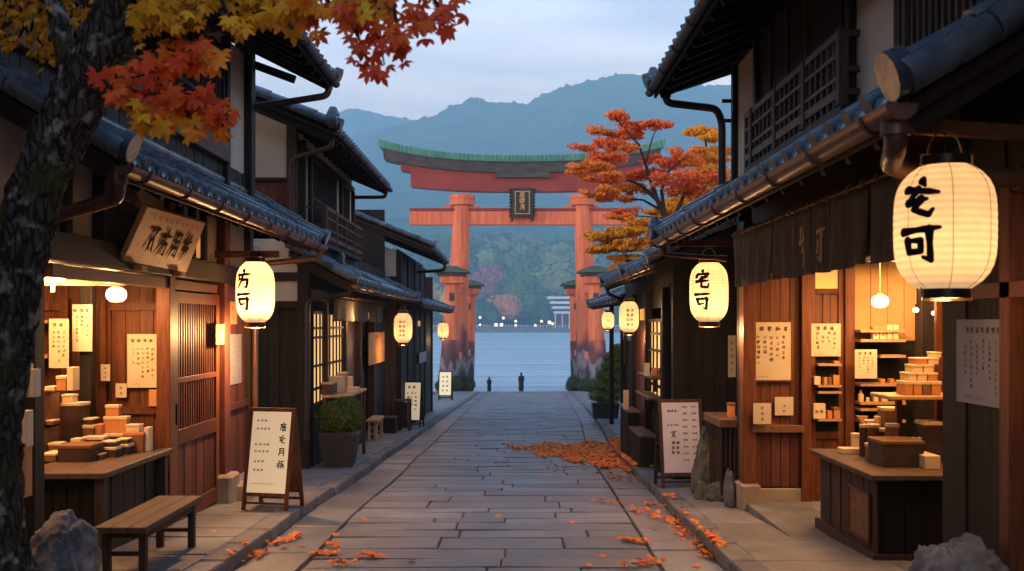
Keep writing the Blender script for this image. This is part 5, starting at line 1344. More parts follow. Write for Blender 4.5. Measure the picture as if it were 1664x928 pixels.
# dark little stand before the mid board
def stand(label, x0, x1, y0, y1, h, name='menu_stand', cat='stand', mat='dark'):
    t = thing(name, label, cat, ((x0+x1)/2, (y0+y1)/2, sz((y0+y1)/2))); g = sz(y1); zt = sz((y0+y1)/2)+h
    MB().box(x0, x1, y0, y1, zt-.04, zt).build('top', M['mid_h'], t, bev=.006)
    for x in (x0+.03, x1-.03):
        for y in (y0+.03, y1-.03): MB().box(x-.025, x+.025, y-.025, y+.025, g-.03, zt-.04).build('leg', M['mid'], t)
    MB().box(x0+.06, x1-.06, y0+.02, y0+.04, g+.12, zt-.06).build('front_panel', M[mat], t)
    MB().box(x0+.055, x1-.055, y0+.01, y0+.045, g+.10, g+.14).build('rail', M['mid'], t)
    return t
stand('slim dark display stand just in front of the mid street notice board', -3.12, -2.66, 25.9, 26.4, .82)
def crate(label, x0, x1, y0, y1, z0, z1, mat='mid', name='crate', cat='crate', lid=None):
    t = thing(name, label, cat, ((x0+x1)/2, (y0+y1)/2, z0))
    m = MB(); planks(m, 'y', y0+.02, x0+.02, x1-.02, z0, z1-.03, -1, .12, .02); planks(m, 'x', x0+.02 if x0 > 0 else x1-.02, y0+.03, y1-.02, z0, z1-.03, -1 if x0 > 0 else 1, .14, .02)
    m.box(x0+.02, x1-.02, y0+.02, y1, z0, z1-.031); m.build('boards', M[mat], t)
    MB().box(x0, x1, y0-.01, y1+.01, z1-.03, z1).build('top_board', M['mid_h'], t, bev=.005); return t
crate('grey boxy bin at the foot of the second shop front', -3.22, -2.92, 24.9, 25.4, sz(25.2), sz(25.2)+.42, 'dark', 'storage_bin', 'bin')
crate('lowest dark stepped display crate beside the leaf drift', 2.06, 2.36, 16.1, 17.7, sz(17)-.03, sz(17)+.55, 'dark', 'display_crate')
crate('middle stepped display crate under the lit window', 2.06, 2.30, 17.75, 18.9, sz(18.3)-.03, sz(18.3)+.86, 'dark', 'display_crate')
crate('far small display crate nearest the topiary planter', 2.12, 2.34, 18.95, 19.5, sz(19.5)-.03, sz(19.5)+.52, 'mid', 'display_crate')
def ledge(label, x0, x1, y0, y1, z, legs=True):
    t = thing('wall_shelf', label, 'shelf', ((x0+x1)/2, (y0+y1)/2, z))
    MB().box(x0, x1, y0, y1, z-.035, z).build('board', M['mid_h'], t, bev=.004)
    for y in (y0+.1, (y0+y1)/2, y1-.1): MB().box(x1-.05, x1-.01, y-.02, y+.02, z-.28, z-.035).build('bracket', M['mid'], t)
ledge('upper narrow shelf below the lit gridded window', 2.16, 2.375, 15.5, 17.2, 1.40)
ledge('lower narrow shelf under the lit gridded window', 2.12, 2.375, 15.5, 17.2, 1.08)
# stall table beyond the bush, slatted corner shelf at right
def table(label, x0, x1, y0, y1, z, mat='pale', nm='stall_table'):
    t = thing(nm, label, 'table', ((x0+x1)/2, (y0+y1)/2, sz((y0+y1)/2)))
    MB().box(x0, x1, y0, y1, z-.04, z).build('tabletop', M[mat], t, bev=.006)
    for x in (x0+.05, x1-.05):
        for y in (y0+.05, y1-.05): MB().box(x-.03, x+.03, y-.03, y+.03, sz(y)-.005, z-.04).build('leg', M['brown'], t)
    return t
table('pale topped stall table holding stacked boxes behind the potted bush', -3.24, -2.74, 16.9, 18.8, 1.02)
t = thing('slatted_stand', 'brown slatted stand tucked behind the blue curtain shop corner', 'stand', (2.64, 12.4, sz(12.4)))
MB().box(2.48, 2.80, 11.9, 12.9, 1.00, 1.10).build('top', M['brown_h'], t, bev=.006)
m = MB()
for i in range(6): m.box(2.50+i*.052, 2.525+i*.052, 11.93, 11.96, sz(12)+.02, 1.0)
for i in range(7): m.box(2.50, 2.52, 12.05+i*.13, 12.10+i*.13, sz(12)+.02, 1.0)
m.build('slats', M['mid'], t); MB().box(2.52, 2.78, 12.0, 12.88, sz(12), .98).build('inner_panel', M['dark'], t)

# ================================================================ GOODS
def goods(px0, px1, pyt, d, zb, mat, label, depth=None, lid=None, kind='box', name='box', face=None):
    x0, x1 = X(px0, d), X(px1, d); zt = max(Z(pyt, d), zb+.012); w_ = x1-x0; dp = depth or w_*.8
    t = thing(name, label, 'box' if name == 'box' else name.replace('_', ' '), ((x0+x1)/2, d+dp/2, zb))
    lt = min(.03, (zt-zb)*.28) if lid else 0
    if kind == 'box':
        MB().box(x0+.002, x1-.002, d+.002, d+dp, zb, zt-lt).build('body', M[mat], t, bev=.0035)
        if lid: MB().box(x0-.003, x1+.003, d-.002, d+dp+.003, zt-lt, zt).build('lid', M[lid], t, bev=.003)
    elif kind == 'tin':
        r_ = w_/2; c = ((x0+x1)/2, d+r_, zb); MB().lathe([(r_*.97,0),(r_,.01),(r_,zt-zb-lt)], 20, c).build('body', M[mat], t, True)
        if lid: MB().lathe([(r_*1.04,zt-zb-lt),(r_*1.04,zt-zb-.004),(r_*.95,zt-zb)], 20, c).build('lid', M[lid], t)
    elif kind == 'bottle':
        r_ = w_/2; h_ = zt-zb; c = ((x0+x1)/2, d+r_, zb); MB().lathe([(r_*.95,0),(r_,.01),(r_,h_*.6),(r_*.4,h_*.75),(r_*.38,h_*.92)], 14, c).build('body', M[mat], t, True)
        MB().lathe([(r_*.45,h_*.92),(r_*.45,h_)], 10, c).build('cap', M[lid or 'box_dark'], t)
    if face:
        k = MB(); rn = random.Random(int(px0)); table_marks(k, flatmap((x0, d-.001, zb), Vector((1,0,0)), Vector((0,0,1)), Vector((0,-1,0)), .002), w_, zt-zb-lt, face, 1, rn, .12, .25, .8, 0); k.build('lettering', M['ink_soft'], t)
    return zt
Zc = 1.001
# left counter, front to back
LG = [
 (93,147,724,8.95,Zc,'box_dark','dark square box nearest the front edge, left of the low pale box','box_brown',.30),
 (66,91,737,8.95,Zc,'box_brown','flat brown tray at the near end of the left counter','box_cream',.25),
 (149,163,738,9.1,Zc,'box_brown','low pale topped box just right of the front dark box','box_cream',.16),
 (164,188,727,9.25,Zc,'box_dark','lower slim dark box right of the cream lidded cube','box_cream',.16),
 (133,168,710,9.42,Zc,'box_dark','dark cube with cream lid behind the front dark box','box_cream',.16),
 (188,208,722,9.45,Zc,'box_dark','slim dark box at the street edge of the left counter','box_cream',.16),
 (201,233,703,9.62,Zc,'box_brown','brown box nearest the plank wall poster, cream box on top','box_orange',.20),
 (233,242,695,9.66,Zc,'box_cream','narrow cream carton at the street end of the left counter',None,.12),
 (115,131,713,9.3,Zc,'box_brown','small brown box between the front dark box and the lidded cube','box_cream',.12),
 (168,199,705,9.68,Zc,'box_dark','dark box with pale lid below the big orange box','box_cream',.14),
]
tops = {}
for a in LG: tops[a[0]] = goods(a[0], a[1], a[2], a[3], a[4], a[5], a[6], a[8], a[7])
goods(165,187,717,9.27,tops[164]+.001,'box_dark','upper slim dark box stacked right of the cream lidded cube',.14,'box_cream')
goods(189,207,713,9.47,tops[188]+.001,'box_dark','second slim dark box stacked at the street edge of the counter',.13,'box_cream')
goods(204,226,690,9.65,tops[201]+.001,'box_cream','cream lidded box on top of the brown box by the poster',.12,'box_cream')
zz = goods(168,206,677,9.72,tops[168]+.001,'box_orange','big orange brown box stacked behind the dark lidded box',.10,'box_cream')
goods(171,193,658,9.74,zz+.001,'box_orange','small orange box with cream lid topmost of its stack',.08,'box_cream')
zz = goods(131,152,691,9.62,Zc,'box_brown','brown stacked box left of the orange carton',.2,'box_cream')
goods(131,150,680,9.64,zz+.001,'box_dark','thin dark box lying on the brown stacked box',.16,'box_cream')
goods(152,166,690,9.66,Zc,'box_orange','orange carton between two brown stacks',.14,None)
zz = goods(99,131,655,9.58,Zc,'box_dark','tall dark chest with cream lid behind the front row',.22,'box_cream')
goods(100,118,641,9.6,zz+.001,'box_cream','cream block on the tall dark chest',.12,'box_cream')
# shelf rack behind the left counter
t = thing('shelf_rack', 'dark rack of narrow shelves behind the left counter', 'rack', (-4.6, 9.3, sz(9.3)))
for z in (1.05, 1.30, 1.62): MB().box(-4.98, -4.34, 9.15, 9.55, z-.03, z).build('shelf', M['pale'], t)
for x in (-4.98, -4.36): MB().box(x-.02, x+.02, 9.15, 9.55, sz(9.3), 1.60).build('side_panel', M['box_brown'], t)
MB().box(-4.95, -4.38, 9.56, 9.59, sz(9.3), 1.60).build('rear_panel', M['dark'], t)
for i, (a, b, tp, zb_, mt, lb, ld) in enumerate(((91,107,611,1.621,'box_orange','orange box with pale lid at the left of the rack top','box_cream'),(108,119,597,1.621,'box_cream','upright cream card box standing on the rack top',None),
   (72,89,628,1.621,'box_cream','pale carton at the wall end of the rack top',None),(74,86,683,1.301,'box_brown','brown box on the middle rack shelf','box_cream'),(78,98,720,1.051,'box_brown','wide brown box on the bottom rack shelf','box_cream'))):
    goods(a, b, tp, 9.25, zb_, mt, lb, .14, ld)
zz = goods(110,148,618,9.62,1.302+.0,'box_orange','wide orange box in the corner behind the tall chest',.1,'box_cream') if False else 0
# display at far left edge, between trunk and black post
for i, (a, b, tp, z, mt, lb) in enumerate(((33,45,575,2.08,'box_cream','cream packet on the top shelf left of the black post'),(30,44,592,1.73,'box_cream','pale box on the second shelf left of the black post'),
   (47,56,600,1.73,'box_cream','narrow pale box beside the black post, second shelf'),(28,44,668,1.38,'box_cream','pale box on the third shelf left of the black post'),(30,42,720,1.03,'box_orange','orange box on the bottom shelf left of the black post'))):
    d = 6.95; goods(a, b, min(tp, (Z(0,1) and 9999) and HY-(z+.16-CZ)*F/d), d, z+.001, mt, lb, .1, None)
# right counter
RG = [(1434,1502,717,8.62,Zc,'box_dark','wide black lidded box at the front of the right counter','box_brown',.36,'box'),
 (1414,1434,722,9.0,Zc,'box_brown','small brown cube left of the wide black box','box_cream',.14,'box'),
 (1368,1412,729,9.5,Zc,'box_cream','flat pale tray at the street side of the right counter',None,.14,'box'),
 (1399,1412,690,9.3,Zc+.0,'box_dark','dark tapered tin with pale lid on the right counter','box_cream',.1,'tin'),
 (1412,1432,690,9.35,Zc,'box_brown','brown tin with cream lid beside the dark tapered tin','box_cream',.1,'tin'),
 (1433,1453,697,9.25,Zc,'box_dark','black tin with pale lid behind the wide black box','box_cream',.1,'tin'),
 (1388,1400,705,9.62,Zc,'box_cream','small pale stack at the door end of the right counter','box_cream',.1,'box'),
 (1407,1424,683,9.62,Zc,'box_cream','cream canister behind the brown tin','box_cream',.1,'tin'),
 (1424,1440,677,9.66,Zc,'box_cream','taller cream canister beside the tallest box','box_cream',.1,'tin'),
 (1438,1464,663,9.55,Zc,'box_brown','tallest brown box with bright cream lid on the right counter','box_cream',.2,'box'),
 (1443,1465,689,9.1,Zc,'box_brown','round box with pale lid in front of the tallest box','box_cream',.12,'tin'),
 (1503,1529,741,8.5,Zc,'box_cream','pale tray at the shop end of the right counter',None,.3,'box'),
 (1502,1534,686,8.95,Zc,'box_dark','dark box with cream lid under the long tray','box_cream',.22,'box')]
for a in RG: goods(a[0], a[1], a[2], a[3], a[4], a[5], a[6], a[8], a[7], a[9])
for i, lb in enumerate(('first small pale block under the slanting plank', 'second small pale block under the slanting plank', 'third small pale block under the slanting plank', 'fourth small pale block under the slanting plank')):
    goods(1466+i*9, 1472+i*9, 711, 9.0, Zc, 'box_cream', lb, .06, None)
# pale boxes on the raised display shelf
zz = 1.60
t = thing('display_rack', 'pale raised display shelf on posts, stacked with a pyramid of boxes', 'rack', (3.75, 9.1, sz(9.1)))
MB().box(3.36, 4.3, 8.85, 9.35, 1.565, 1.60).build('shelf', M['pale'], t, bev=.006)
for x in (3.62, 4.2): MB().box(x-.025, x+.025, 9.30, 9.35, 1.0, 1.565).build('post', M['brown'], t)
rows_ = [(0, [(1470,1484,'box_orange'),(1485,1499,'box_orange'),(1500,1513,'box_brown'),(1514,1530,'box_orange')], .125),
         (1, [(1476,1490,'box_cream'),(1491,1507,'box_cream'),(1508,1524,'box_orange')], .075), (2, [(1484,1500,'box_cream'),(1501,1518,'box_cream')], .07), (3, [(1490,1508,'box_orange'),(1509,1526,'box_cream')], .06), (4, [(1521,1530,'box_cream')], .05)]
zb_ = 1.601; ordn = ['first','second','third','fourth']; lev = ['bottom tier','second tier','third tier','fourth tier','very top']
for k_, bx, hh in rows_:
    for i, (a, b, mt) in enumerate(bx):
        d = 8.95 + .03*k_; zt_ = zb_+hh; py = HY-(zt_-CZ)*F/d
        goods(a, b, py, d, zb_, mt, f'{ordn[i]} box from the street side, {lev[k_]} of the boxes on the raised shelf', .2, 'box_cream')
    zb_ += hh+.001
# shelves in the bay
for (a, b, tp, d, z, mt, lb, kd, ld, fc) in (
  (1419,1429,531,11.05,2.071,'box_cream','left white and red carton on the top bay shelf','box','box_orange',1),(1430,1441,531,11.05,2.071,'box_cream','middle white and red carton on the top bay shelf','box','box_orange',1),
  (1442,1451,528,11.05,2.071,'box_cream','white carton on the top bay shelf next to the red pair','box',None,1),(1452,1461,528,11.05,2.071,'box_cream','last white carton on the top bay shelf by the dark post','box',None,1),
  (1431,1439,616,11.05,1.581,'box_orange','small orange block on the shelf under the square poster','box',None,0),(1447,1454,616,11.05,1.581,'box_orange','small orange block nearest the dark post','box',None,0),
  (1396,1405,634,11.05,1.376,'box_cream','cream bottle on the lower bay shelf','bottle','box_orange',0),(1408,1414,646,11.05,1.376,'box_cream','short cream jar beside the bottle on the lower bay shelf','tin',None,0),
  (1420,1428,643,11.05,1.376,'box_cream','pale block in the middle of the lower bay shelf','box',None,0),(1433,1443,640,11.05,1.376,'box_cream','pale lidded box at the end of the lower bay shelf','box','box_orange',0),
  (1323,1334,612,11.16,1.556,'box_cream','white packet on the middle door shelf','box',None,0),(1339,1345,613,11.16,1.556,'box_orange','orange packet on the middle door shelf','box',None,0),(1346,1352,613,11.16,1.556,'box_brown','brown packet on the middle door shelf','box',None,0),(1354,1365,610,11.16,1.556,'box_orange','orange carton at the end of the middle door shelf','box',None,0),
  (1355,1365,587,11.16,1.796,'box_orange','orange packet on the upper door shelf','box',None,0),
  (1322,1342,656,11.16,1.176,'box_cream','cream divided carton on the bottom door shelf','box',None,2),(1345,1353,668,11.16,1.176,'box_orange','small orange cube on the bottom door shelf','box',None,0),(1355,1366,662,11.16,1.176,'box_orange','orange striped box on the bottom door shelf','box','box_brown',0),
  (1395,1410,676,11.05,1.177,'box_orange','orange box low on the bay shelves near the tins','box','box_cream',0)):
    goods(a, b, tp, d, z, mt, lb, .1, ld, kd, face=fc or None)
# stall table goods, ledge goods, little lit cards
zt_ = 1.021
a1 = goods(513,541,622,17.1,zt_,'box_dark','dark box at the window end of the stall table',.4,'pale')
goods(524,556,612,17.6,zt_,'box_cream','broad cream box in the middle of the stall table',.3,'box_cream')
goods(548,562,605,17.9,zt_,'box_orange','tall orange box on the stall table',.2,'box_cream'); goods(563,581,630,17.5,zt_,'box_cream','low cream box at the street end of the stall table',.3,'box_cream')
goods(562,572,612,18.3,zt_,'box_cream','narrow cream carton at the back of the stall table',.15,None)
goods(1047,1056,590,15.9,1.401,'box_cream','upright cream card box on the upper window shelf',.06,None); goods(1060,1068,598,15.9,1.401,'box_orange','left orange card box on the upper window shelf',.06,None); goods(1070,1079,598,15.9,1.401,'box_orange','right orange card box on the upper window shelf',.06,None)
goods(1184,1195,655,12.1,1.101,'box_orange','orange lidded box on the slatted stand',.1,'box_brown')
goods(1013,1022,634,18.2,sz(18.3)+.862,'paper','cream paper card on the middle stepped crate',.05,None,name='paper_card'); goods(1010,1019,656,19.0,sz(19.5)+.522,'paper','cream paper card on the far small crate',.05,None,name='paper_card')

# ================================================================ NOTICES AND SIGNS
def pc(px, py, d): return P(px, py, d)
YW = 11.245
def wall_notice(px0, px1, y0, y1, d, label, mat='paper', cols=5, rows=6, seed=1, **k): return poster(label, pc(px0, y0, d), pc(px1, y0, d), pc(px0, y1, d), mat, cols, rows, seed=seed, **k)
wall_notice(1219, 1287, 522, 619, YW, 'large tan notice with rows of characters on the bay wall', seed=11, cols=5, rows=6, border=.012)
wall_notice(1318, 1366, 526, 579, YW-.01, 'square cream notice on the glazed bay door', seed=12, cols=4, rows=4)
wall_notice(1389, 1425, 568, 615, 10.98, 'cream notice hanging in front of the bay shelves', seed=13, cols=4, rows=5)
wall_notice(1224, 1253, 655, 689, 11.10, 'small white card leaning on the bay ledge', seed=14, cols=1, rows=3, cat='card', name='paper_card')
wall_notice(1259, 1289, 645, 675, 11.24, 'small tan card pinned above the bay ledge', seed=15, cols=1, rows=3, cat='card', name='paper_card')
wall_notice(207, 258, 543, 630, 10.26, 'big cream notice with a grid of characters on the lit plank wall', seed=16, cols=5, rows=6)
wall_notice(118, 150, 495, 571, 9.80, 'cream strip notice upper right behind the tube lamp', seed=17, cols=3, rows=6)
wall_notice(80, 112, 518, 598, 9.60, 'cream strip notice directly below the tube lamp', seed=18, cols=3, rows=6)
wall_notice(164, 179, 592, 619, 10.15, 'small cream slip beside the interior post', seed=19, cols=1, rows=3)
wall_notice(188, 206, 623, 646, 10.25, 'little cream card low on the lit plank wall', seed=20, cols=1, rows=2, cat='card', name='paper_card')
wall_notice(242, 257, 633, 660, 10.25, 'plain tan card under the big grid notice', 'paper_orange', seed=21, cols=1, rows=1, skip=1, cat='card', name='paper_card')
def side_notice(x, px0, px1, zt, zb, label, mat='paper', cols=2, rows=6, seed=1, s=-1, **k):
    d0, d1 = x/(px0-HX)*F, x/(px1-HX)*F
    if s < 0: return poster(label, (x, d0, zt), (x, d1, zt), (x, d0, zb), mat, cols, rows, seed=seed, **k)
    return poster(label, (x, d0, zt), (x, d1, zt), (x, d0, zb), mat, cols, rows, seed=seed, **k)
d_ = 12.6
side_notice(-3.47, 374, 392, Z(543, 12.5), Z(624, 12.5), 'tall white paper strip on the red brown boards by the lantern', 'paper_white', 2, 8, 22)
side_notice(-3.39, 350.5, 364, Z(527, 11.85), Z(559, 11.85), 'small tan slip on the post beside the sliding door', 'paper_orange', 1, 2, 23)
side_notice(-3.465, 371, 385, Z(490, 12.3), Z(527, 12.3), 'small orange slip above the tall white strip', 'paper_orange', 1, 2, 24)
poster('orange notice of small text on the brown front beyond the paper windows', (-3.20, 22.2, Z(541, 22)), (-3.20, 25.0, Z(541, 22)), (-3.20, 22.2, Z(595, 22)), 'paper_orange', 4, 5, seed=25)
poster('small white notice on the third house front near the end of the row', (-2.88, 30.9, Z(573, 31.5)), (-2.88, 33.4, Z(573, 31.5)), (-2.88, 30.9, Z(590, 31.5)), 'paper_white', 3, 3, seed=26)
poster('large grey lavender notice on the dark boards under the biggest lantern', (2.575, 5.76, 2.27), (2.575, 5.10, 2.27), (2.575, 5.76, 1.80), 'paper_white', 7, 8, seed=27, cell=.6)
wall_notice(1183, 1195.5, 545, 613, 14.42, 'narrow tan paper strip on the dark end wall beside the shop corner', 'paper', seed=28, cols=1, rows=5)
poster('faded red bordered notice taped to the right counter front', (3.025, 8.92, .80), (3.025, 8.42, .80), (3.025, 8.92, .40), 'box_brown', 2, 3, seed=29, border=.02)
# tilted signboard
r = thing('wooden_signboard', 'tilted tan wooden signboard with four large brushed characters', 'signboard', (-3.2, 9.2, 2.8))
tl, tr, bl, br = Vector((-3.03, 8.28, 3.22)), Vector((-3.03, 9.85, 3.24)), Vector((-3.37, 8.62, 2.79)), Vector((-3.37, 10.30, 2.77))
n_ = (tr-tl).cross(tl-bl).normalized()
MB().hexa([bl-n_*.05, br-n_*.05, br, bl], [tl-n_*.05, tr-n_*.05, tr, tl]).build('board', M['sign'], r, bev=.006)
def sg(u, v): return bl.lerp(br, u).lerp(tl.lerp(tr, u), v) + n_*.016
k = MB(); U_ = 1.6; V_ = .55
for i, kx in enumerate(('dai', 'ho', 'tsuki', 'fumi')):
    for st in G[kx]: ribbon(k, [(.17*U_+ (i*.185 + p[0]*.155)*U_, (.22 + p[1]*.50)*V_) for p in st], .036, lambda a, b: sg(a/U_, b/V_))
rn = random.Random(3)
for i in range(9): scribble(k, (.12+.09*i)*U_, .84*V_, .05, lambda a, b: sg(a/U_, b/V_), rn, 2)
for i in range(4): scribble(k, (.45+.07*i)*U_, .07*V_, .035, lambda a, b: sg(a/U_, b/V_), rn, 2)
k.build('lettering', M['ink'], r)
for y in (8.95, 10.0): MB().box(-3.40, -3.30, y-.07, y+.07, 2.72, 2.765).build('foot_bracket', M['pale'], r)
for y in (8.7, 9.7): MB().beam((-3.1, y, 3.15), (-3.46, y, 3.2), .02, .03).build('stay', M['pipe'], r)

# ================================================================ SHOP CURTAINS
def noren(label, x, ys, z0, z1, mat, s, glyph_at=None, name='shop_curtain', sway=.03):
    t = thing(name, label, 'curtain', (x, ys[0], z1)); out = -1 if s > 0 else 1
    MB().tube([(x, ys[0]-.05, z1+.02), (x, ys[-1]+.05, z1+.02)], .016, 8).build('rod', M['brown'], t)
    for i, (a, b) in enumerate(zip(ys, ys[1:])):
        m = MB(); nx, nz_ = 14, 8; ph = random.uniform(0, 6)
        def S_(u, v):
            g = 1-v; yy = a+.012+(b-a-.024)*u
            return Vector((x + out*(g*sway*math.sin(u*9+ph) + g*g*.02*math.sin(ph*2)), yy + g*.012*math.sin(ph), z0 + (z1-z0)*v + .008*math.sin(u*5+ph)*(1-v)))
        for j in range(nz_+1):
            for q in range(nx+1): m.v.append(tuple(S_(q/nx, j/nz_)))
        for j in range(nz_):
            for q in range(nx):
                c = j*(nx+1)+q; m.f.append((c, c+1, c+nx+2, c+nx+1))
        o = m.build('cloth_panel', M[mat], t, True); sm = o.modifiers.new('thickness', 'SOLIDIFY'); sm.thickness = .004
        l = MB()
        for q in range(3): 
            yy = a+(b-a)*(q+.5)/3; l.tube([(x+math.cos(w_)*.022, yy, z1+.02+math.sin(w_)*.03) for w_ in [6.283*e_/8 for e_ in range(9)]], .006, 4, False)
        l.build('loop', M['pale'], o)['kind'] = 'stuff'
        if glyph_at and i in glyph_at:
            k = MB(); wd = b-a; s_ = min(wd*.5, (z1-z0)*.5)
            def fm_(u, v):
                uu = (u/wd); uu = 1-uu if s > 0 else uu
                return S_(uu, v/(z1-z0)) + Vector((out*.010, 0, 0))
            for st in G[glyph_at[i]]: ribbon(k, [(wd*.5-s_*.5+p[0]*s_, (z1-z0)*.12+p[1]*s_*1.2) for p in st], s_*.15, fm_)
            k.build('lettering', M['noren_ink'], o)
    return t
noren('long row of slate blue cloth panels with two tan characters under the right eave', 2.5, [6.08,6.95,7.80,8.30,8.85,9.5,10.15,10.8,11.25], 2.66, 3.22, 'noren', 1, {2:'ka', 3:'fumi'})
noren('short grey pleated curtain over the second shop opening', -3.18, [17.8,19.2,20.6,22.0,23.4,24.6], 2.28, 2.72, 'noren_grey', -1)

# ================================================================ ROCKS
def rock(label, c, rx, ry, rz, seed, mat='rock', lean=(0,0), name='boulder', flat=.0):
    bm = bmesh.new(); bmesh.ops.create_icosphere(bm, subdivisions=5, radius=1)
    for v in bm.verts:
        p = v.co.copy(); f = 1 + .20*noise.fractal(p*1.1 + Vector((seed,0,0)), .8, 2, 5) + .045*abs(noise.noise(p*4.5 + Vector((0,seed,0)))) + .05*noise.fractal(p*7 + Vector((seed,3,0)), .6, 2.2, 5)
        q = Vector((math.copysign(abs(p.x)**.72, p.x), math.copysign(abs(p.y)**.72, p.y), math.copysign(abs(p.z)**.68, p.z)))*f
        v.co = Vector((q.x*rx*(1-.18*q.z) + lean[0]*q.z, q.y*ry*(1-.18*q.z) + lean[1]*q.z, q.z*rz))
    me = bpy.data.meshes.new(name); bm.to_mesh(me); bm.free(); me.materials.append(M[mat]); me.polygons.foreach_set('use_smooth', [True]*len(me.polygons))
    o = bpy.data.objects.new(name, me); COL.objects.link(o); o.location = c
    return tag(o, label, 'rock')
rock('pale grey boulder at the foot of the leaning tree trunk', (-3.06, 6.75, sz(6.75)+.20), .22, .25, .37, 1)
rock('large grey boulder in the near corner below the biggest lantern', (2.33, 5.15, sz(5.15)+.28), .27, .3, .38, 4)
rock('tall leaning mossy stone behind the lavender menu board', (2.47, 12.75, sz(12.7)+.34), .12, .16, .40, 7, 'moss_rock', (.06, 0), 'mossy_stone')
rock('smaller upright mossy stone furthest back in the stone group', (2.60, 13.3, sz(13.3)+.38), .12, .14, .42, 8, 'moss_rock', (0, 0), 'mossy_stone')
rock('low rounded mossy stone left of its twin', (2.33, 12.2, sz(12.2)+.09), .09, .12, .12, 9, 'moss_rock', (0, 0), 'mossy_stone')
rock('low rounded mossy stone nearest the slatted stand', (2.47, 12.05, sz(12.1)+.09), .12, .12, .13, 10, 'moss_rock', (0, 0), 'mossy_stone')
rock('slim pale upright stone against the shop corner plinth', (2.50, 11.45, sz(11.4)+.19), .055, .09, .22, 12, 'kerb', (0, 0), 'upright_stone')

# ================================================================ PLANTS
def foliage(mb, c, rx, ry, rz, n, s, rnd, shell=.35, up=.3, elong=.4, zmin=-1):
    for k in range(n):
        d = Vector((rnd.gauss(0,1), rnd.gauss(0,1), rnd.gauss(0,1))).normalized()
        if d.z < zmin: d.z = -d.z
        bump = 1 + .13*noise.noise(d*2.6 + Vector((c[0], c[1], 1)))*2
        p = d*(1 - shell*rnd.random()**2)*bump; q = Vector((c[0]+p.x*rx, c[1]+p.y*ry, c[2]+p.z*rz))
        nn = (d*.7 + Vector((rnd.uniform(-1,1), rnd.uniform(-1,1), rnd.uniform(-.4,1)))*.7).normalized()
        u = nn.cross(Vector((rnd.uniform(-1,1), rnd.uniform(-1,1), rnd.uniform(-1,1)))).normalized(); v_ = nn.cross(u); ss = s*rnd.uniform(.6, 1.35)
        mb.add([q-u*ss, q-v_*ss*elong, q+u*ss, q+v_*ss*elong], [(0,1,2,3)])
def potted_bush():
    x, d = -2.83, 16.35; g = sz(d); t = thing('potted_bush', 'round clipped green bush in a tall charcoal square planter', 'plant', (x, d, g))
    m = MB(); a, b, h = .22, .31, .55
    m.hexa([(x-a,d-a,g),(x+a,d-a,g),(x+a,d+a,g),(x-a,d+a,g)], [(x-b,d-b,g+h),(x+b,d-b,g+h),(x+b,d+b,g+h),(x-b,d+b,g+h)]); m.build('planter', M['pot'], t, bev=.01)
    MB().box(x-b+.03, x+b-.03, d-b+.03, d+b-.03, g+h-.001, g+h+.02).build('soil', M['ground'], t)
    rnd = random.Random(2); m = MB()
    foliage(m, (x, d, g+.80), .36, .36, .27, 5200, .022, rnd, .3); foliage(m, (x+.12, d, g+.95), .22, .22, .2, 2200, .022, rnd, .3)
    m.build('foliage', M['leaf_green'], t)
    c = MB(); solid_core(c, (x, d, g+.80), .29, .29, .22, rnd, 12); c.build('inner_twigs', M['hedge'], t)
    MB().tube([(x, d, g+h), (x, d, g+.8)], .03, 8).build('stem', M['bark_thin'], t)
potted_bush()
def topiary():
    x, d = X(991, 33), 33.; g = sz(d); t = thing('topiary_bush', 'tiered green cloud pruned shrub in a dark planter before the gate', 'shrub', (x, d, g)); rnd = random.Random(3)
    MB().hexa([(x-.55,d-.3,g),(x+.25,d-.3,g),(x+.25,d+.3,g),(x-.55,d+.3,g)], [(x-.6,d-.34,g+.5),(x+.3,d-.34,g+.5),(x+.3,d+.34,g+.5),(x-.6,d+.34,g+.5)]).build('planter', M['pot'], t, bev=.02)
    m = MB(); co = MB()
    for dx, z, rr in ((-.12,.72,.60),(-.02,1.05,.52),(.05,1.38,.50),(.12,1.70,.42),(.18,1.98,.36),(.24,2.22,.26)):
        foliage(m, (x+dx, d, g+z), rr, rr, .24, 2000, .035, rnd, .3); solid_core(co, (x+dx, d, g+z), rr*.78, rr*.78, .17, rnd, 10)
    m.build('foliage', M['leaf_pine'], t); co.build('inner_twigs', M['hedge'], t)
    MB().tube([(x-.1, d, g+.4), (x+.05, d, g+1.2), (x+.24, d, g+2.1)], [.06,.05,.03], 8).build('trunk', M['bark_thin'], t)
topiary()
for i, (px, d, r_, hh, lb) in enumerate(((742,77.5,.62,.62,'clipped hedge ball at the left foot of the gate, outer one'),(760,77.8,.58,.62,'clipped hedge ball at the left foot of the gate, nearer the two figures'),
     (932,77.8,.60,.60,'clipped hedge ball at the right foot of the gate, nearer the two figures'),(955,77.2,.95,.50,'wide low hedge mound at the right foot of the gate'),(722,74,.7,.55,'dark low hedge behind the farthest notice board'))):
    g = sz(d)-.1; t = thing('hedge_ball', lb, 'hedge', (X(px, d), d, g)); rnd = random.Random(20+i); m = MB(); foliage(m, (X(px, d), d, g+hh), r_, r_, hh, 2600, .06, rnd, .12, zmin=-.9)
    m.build('foliage', M['hedge'], t); c = MB(); solid_core(c, (X(px, d), d, g+hh), r_*.88, r_*.88, hh*.88, rnd, 14); c.build('inner_twigs', M['hedge'], t)

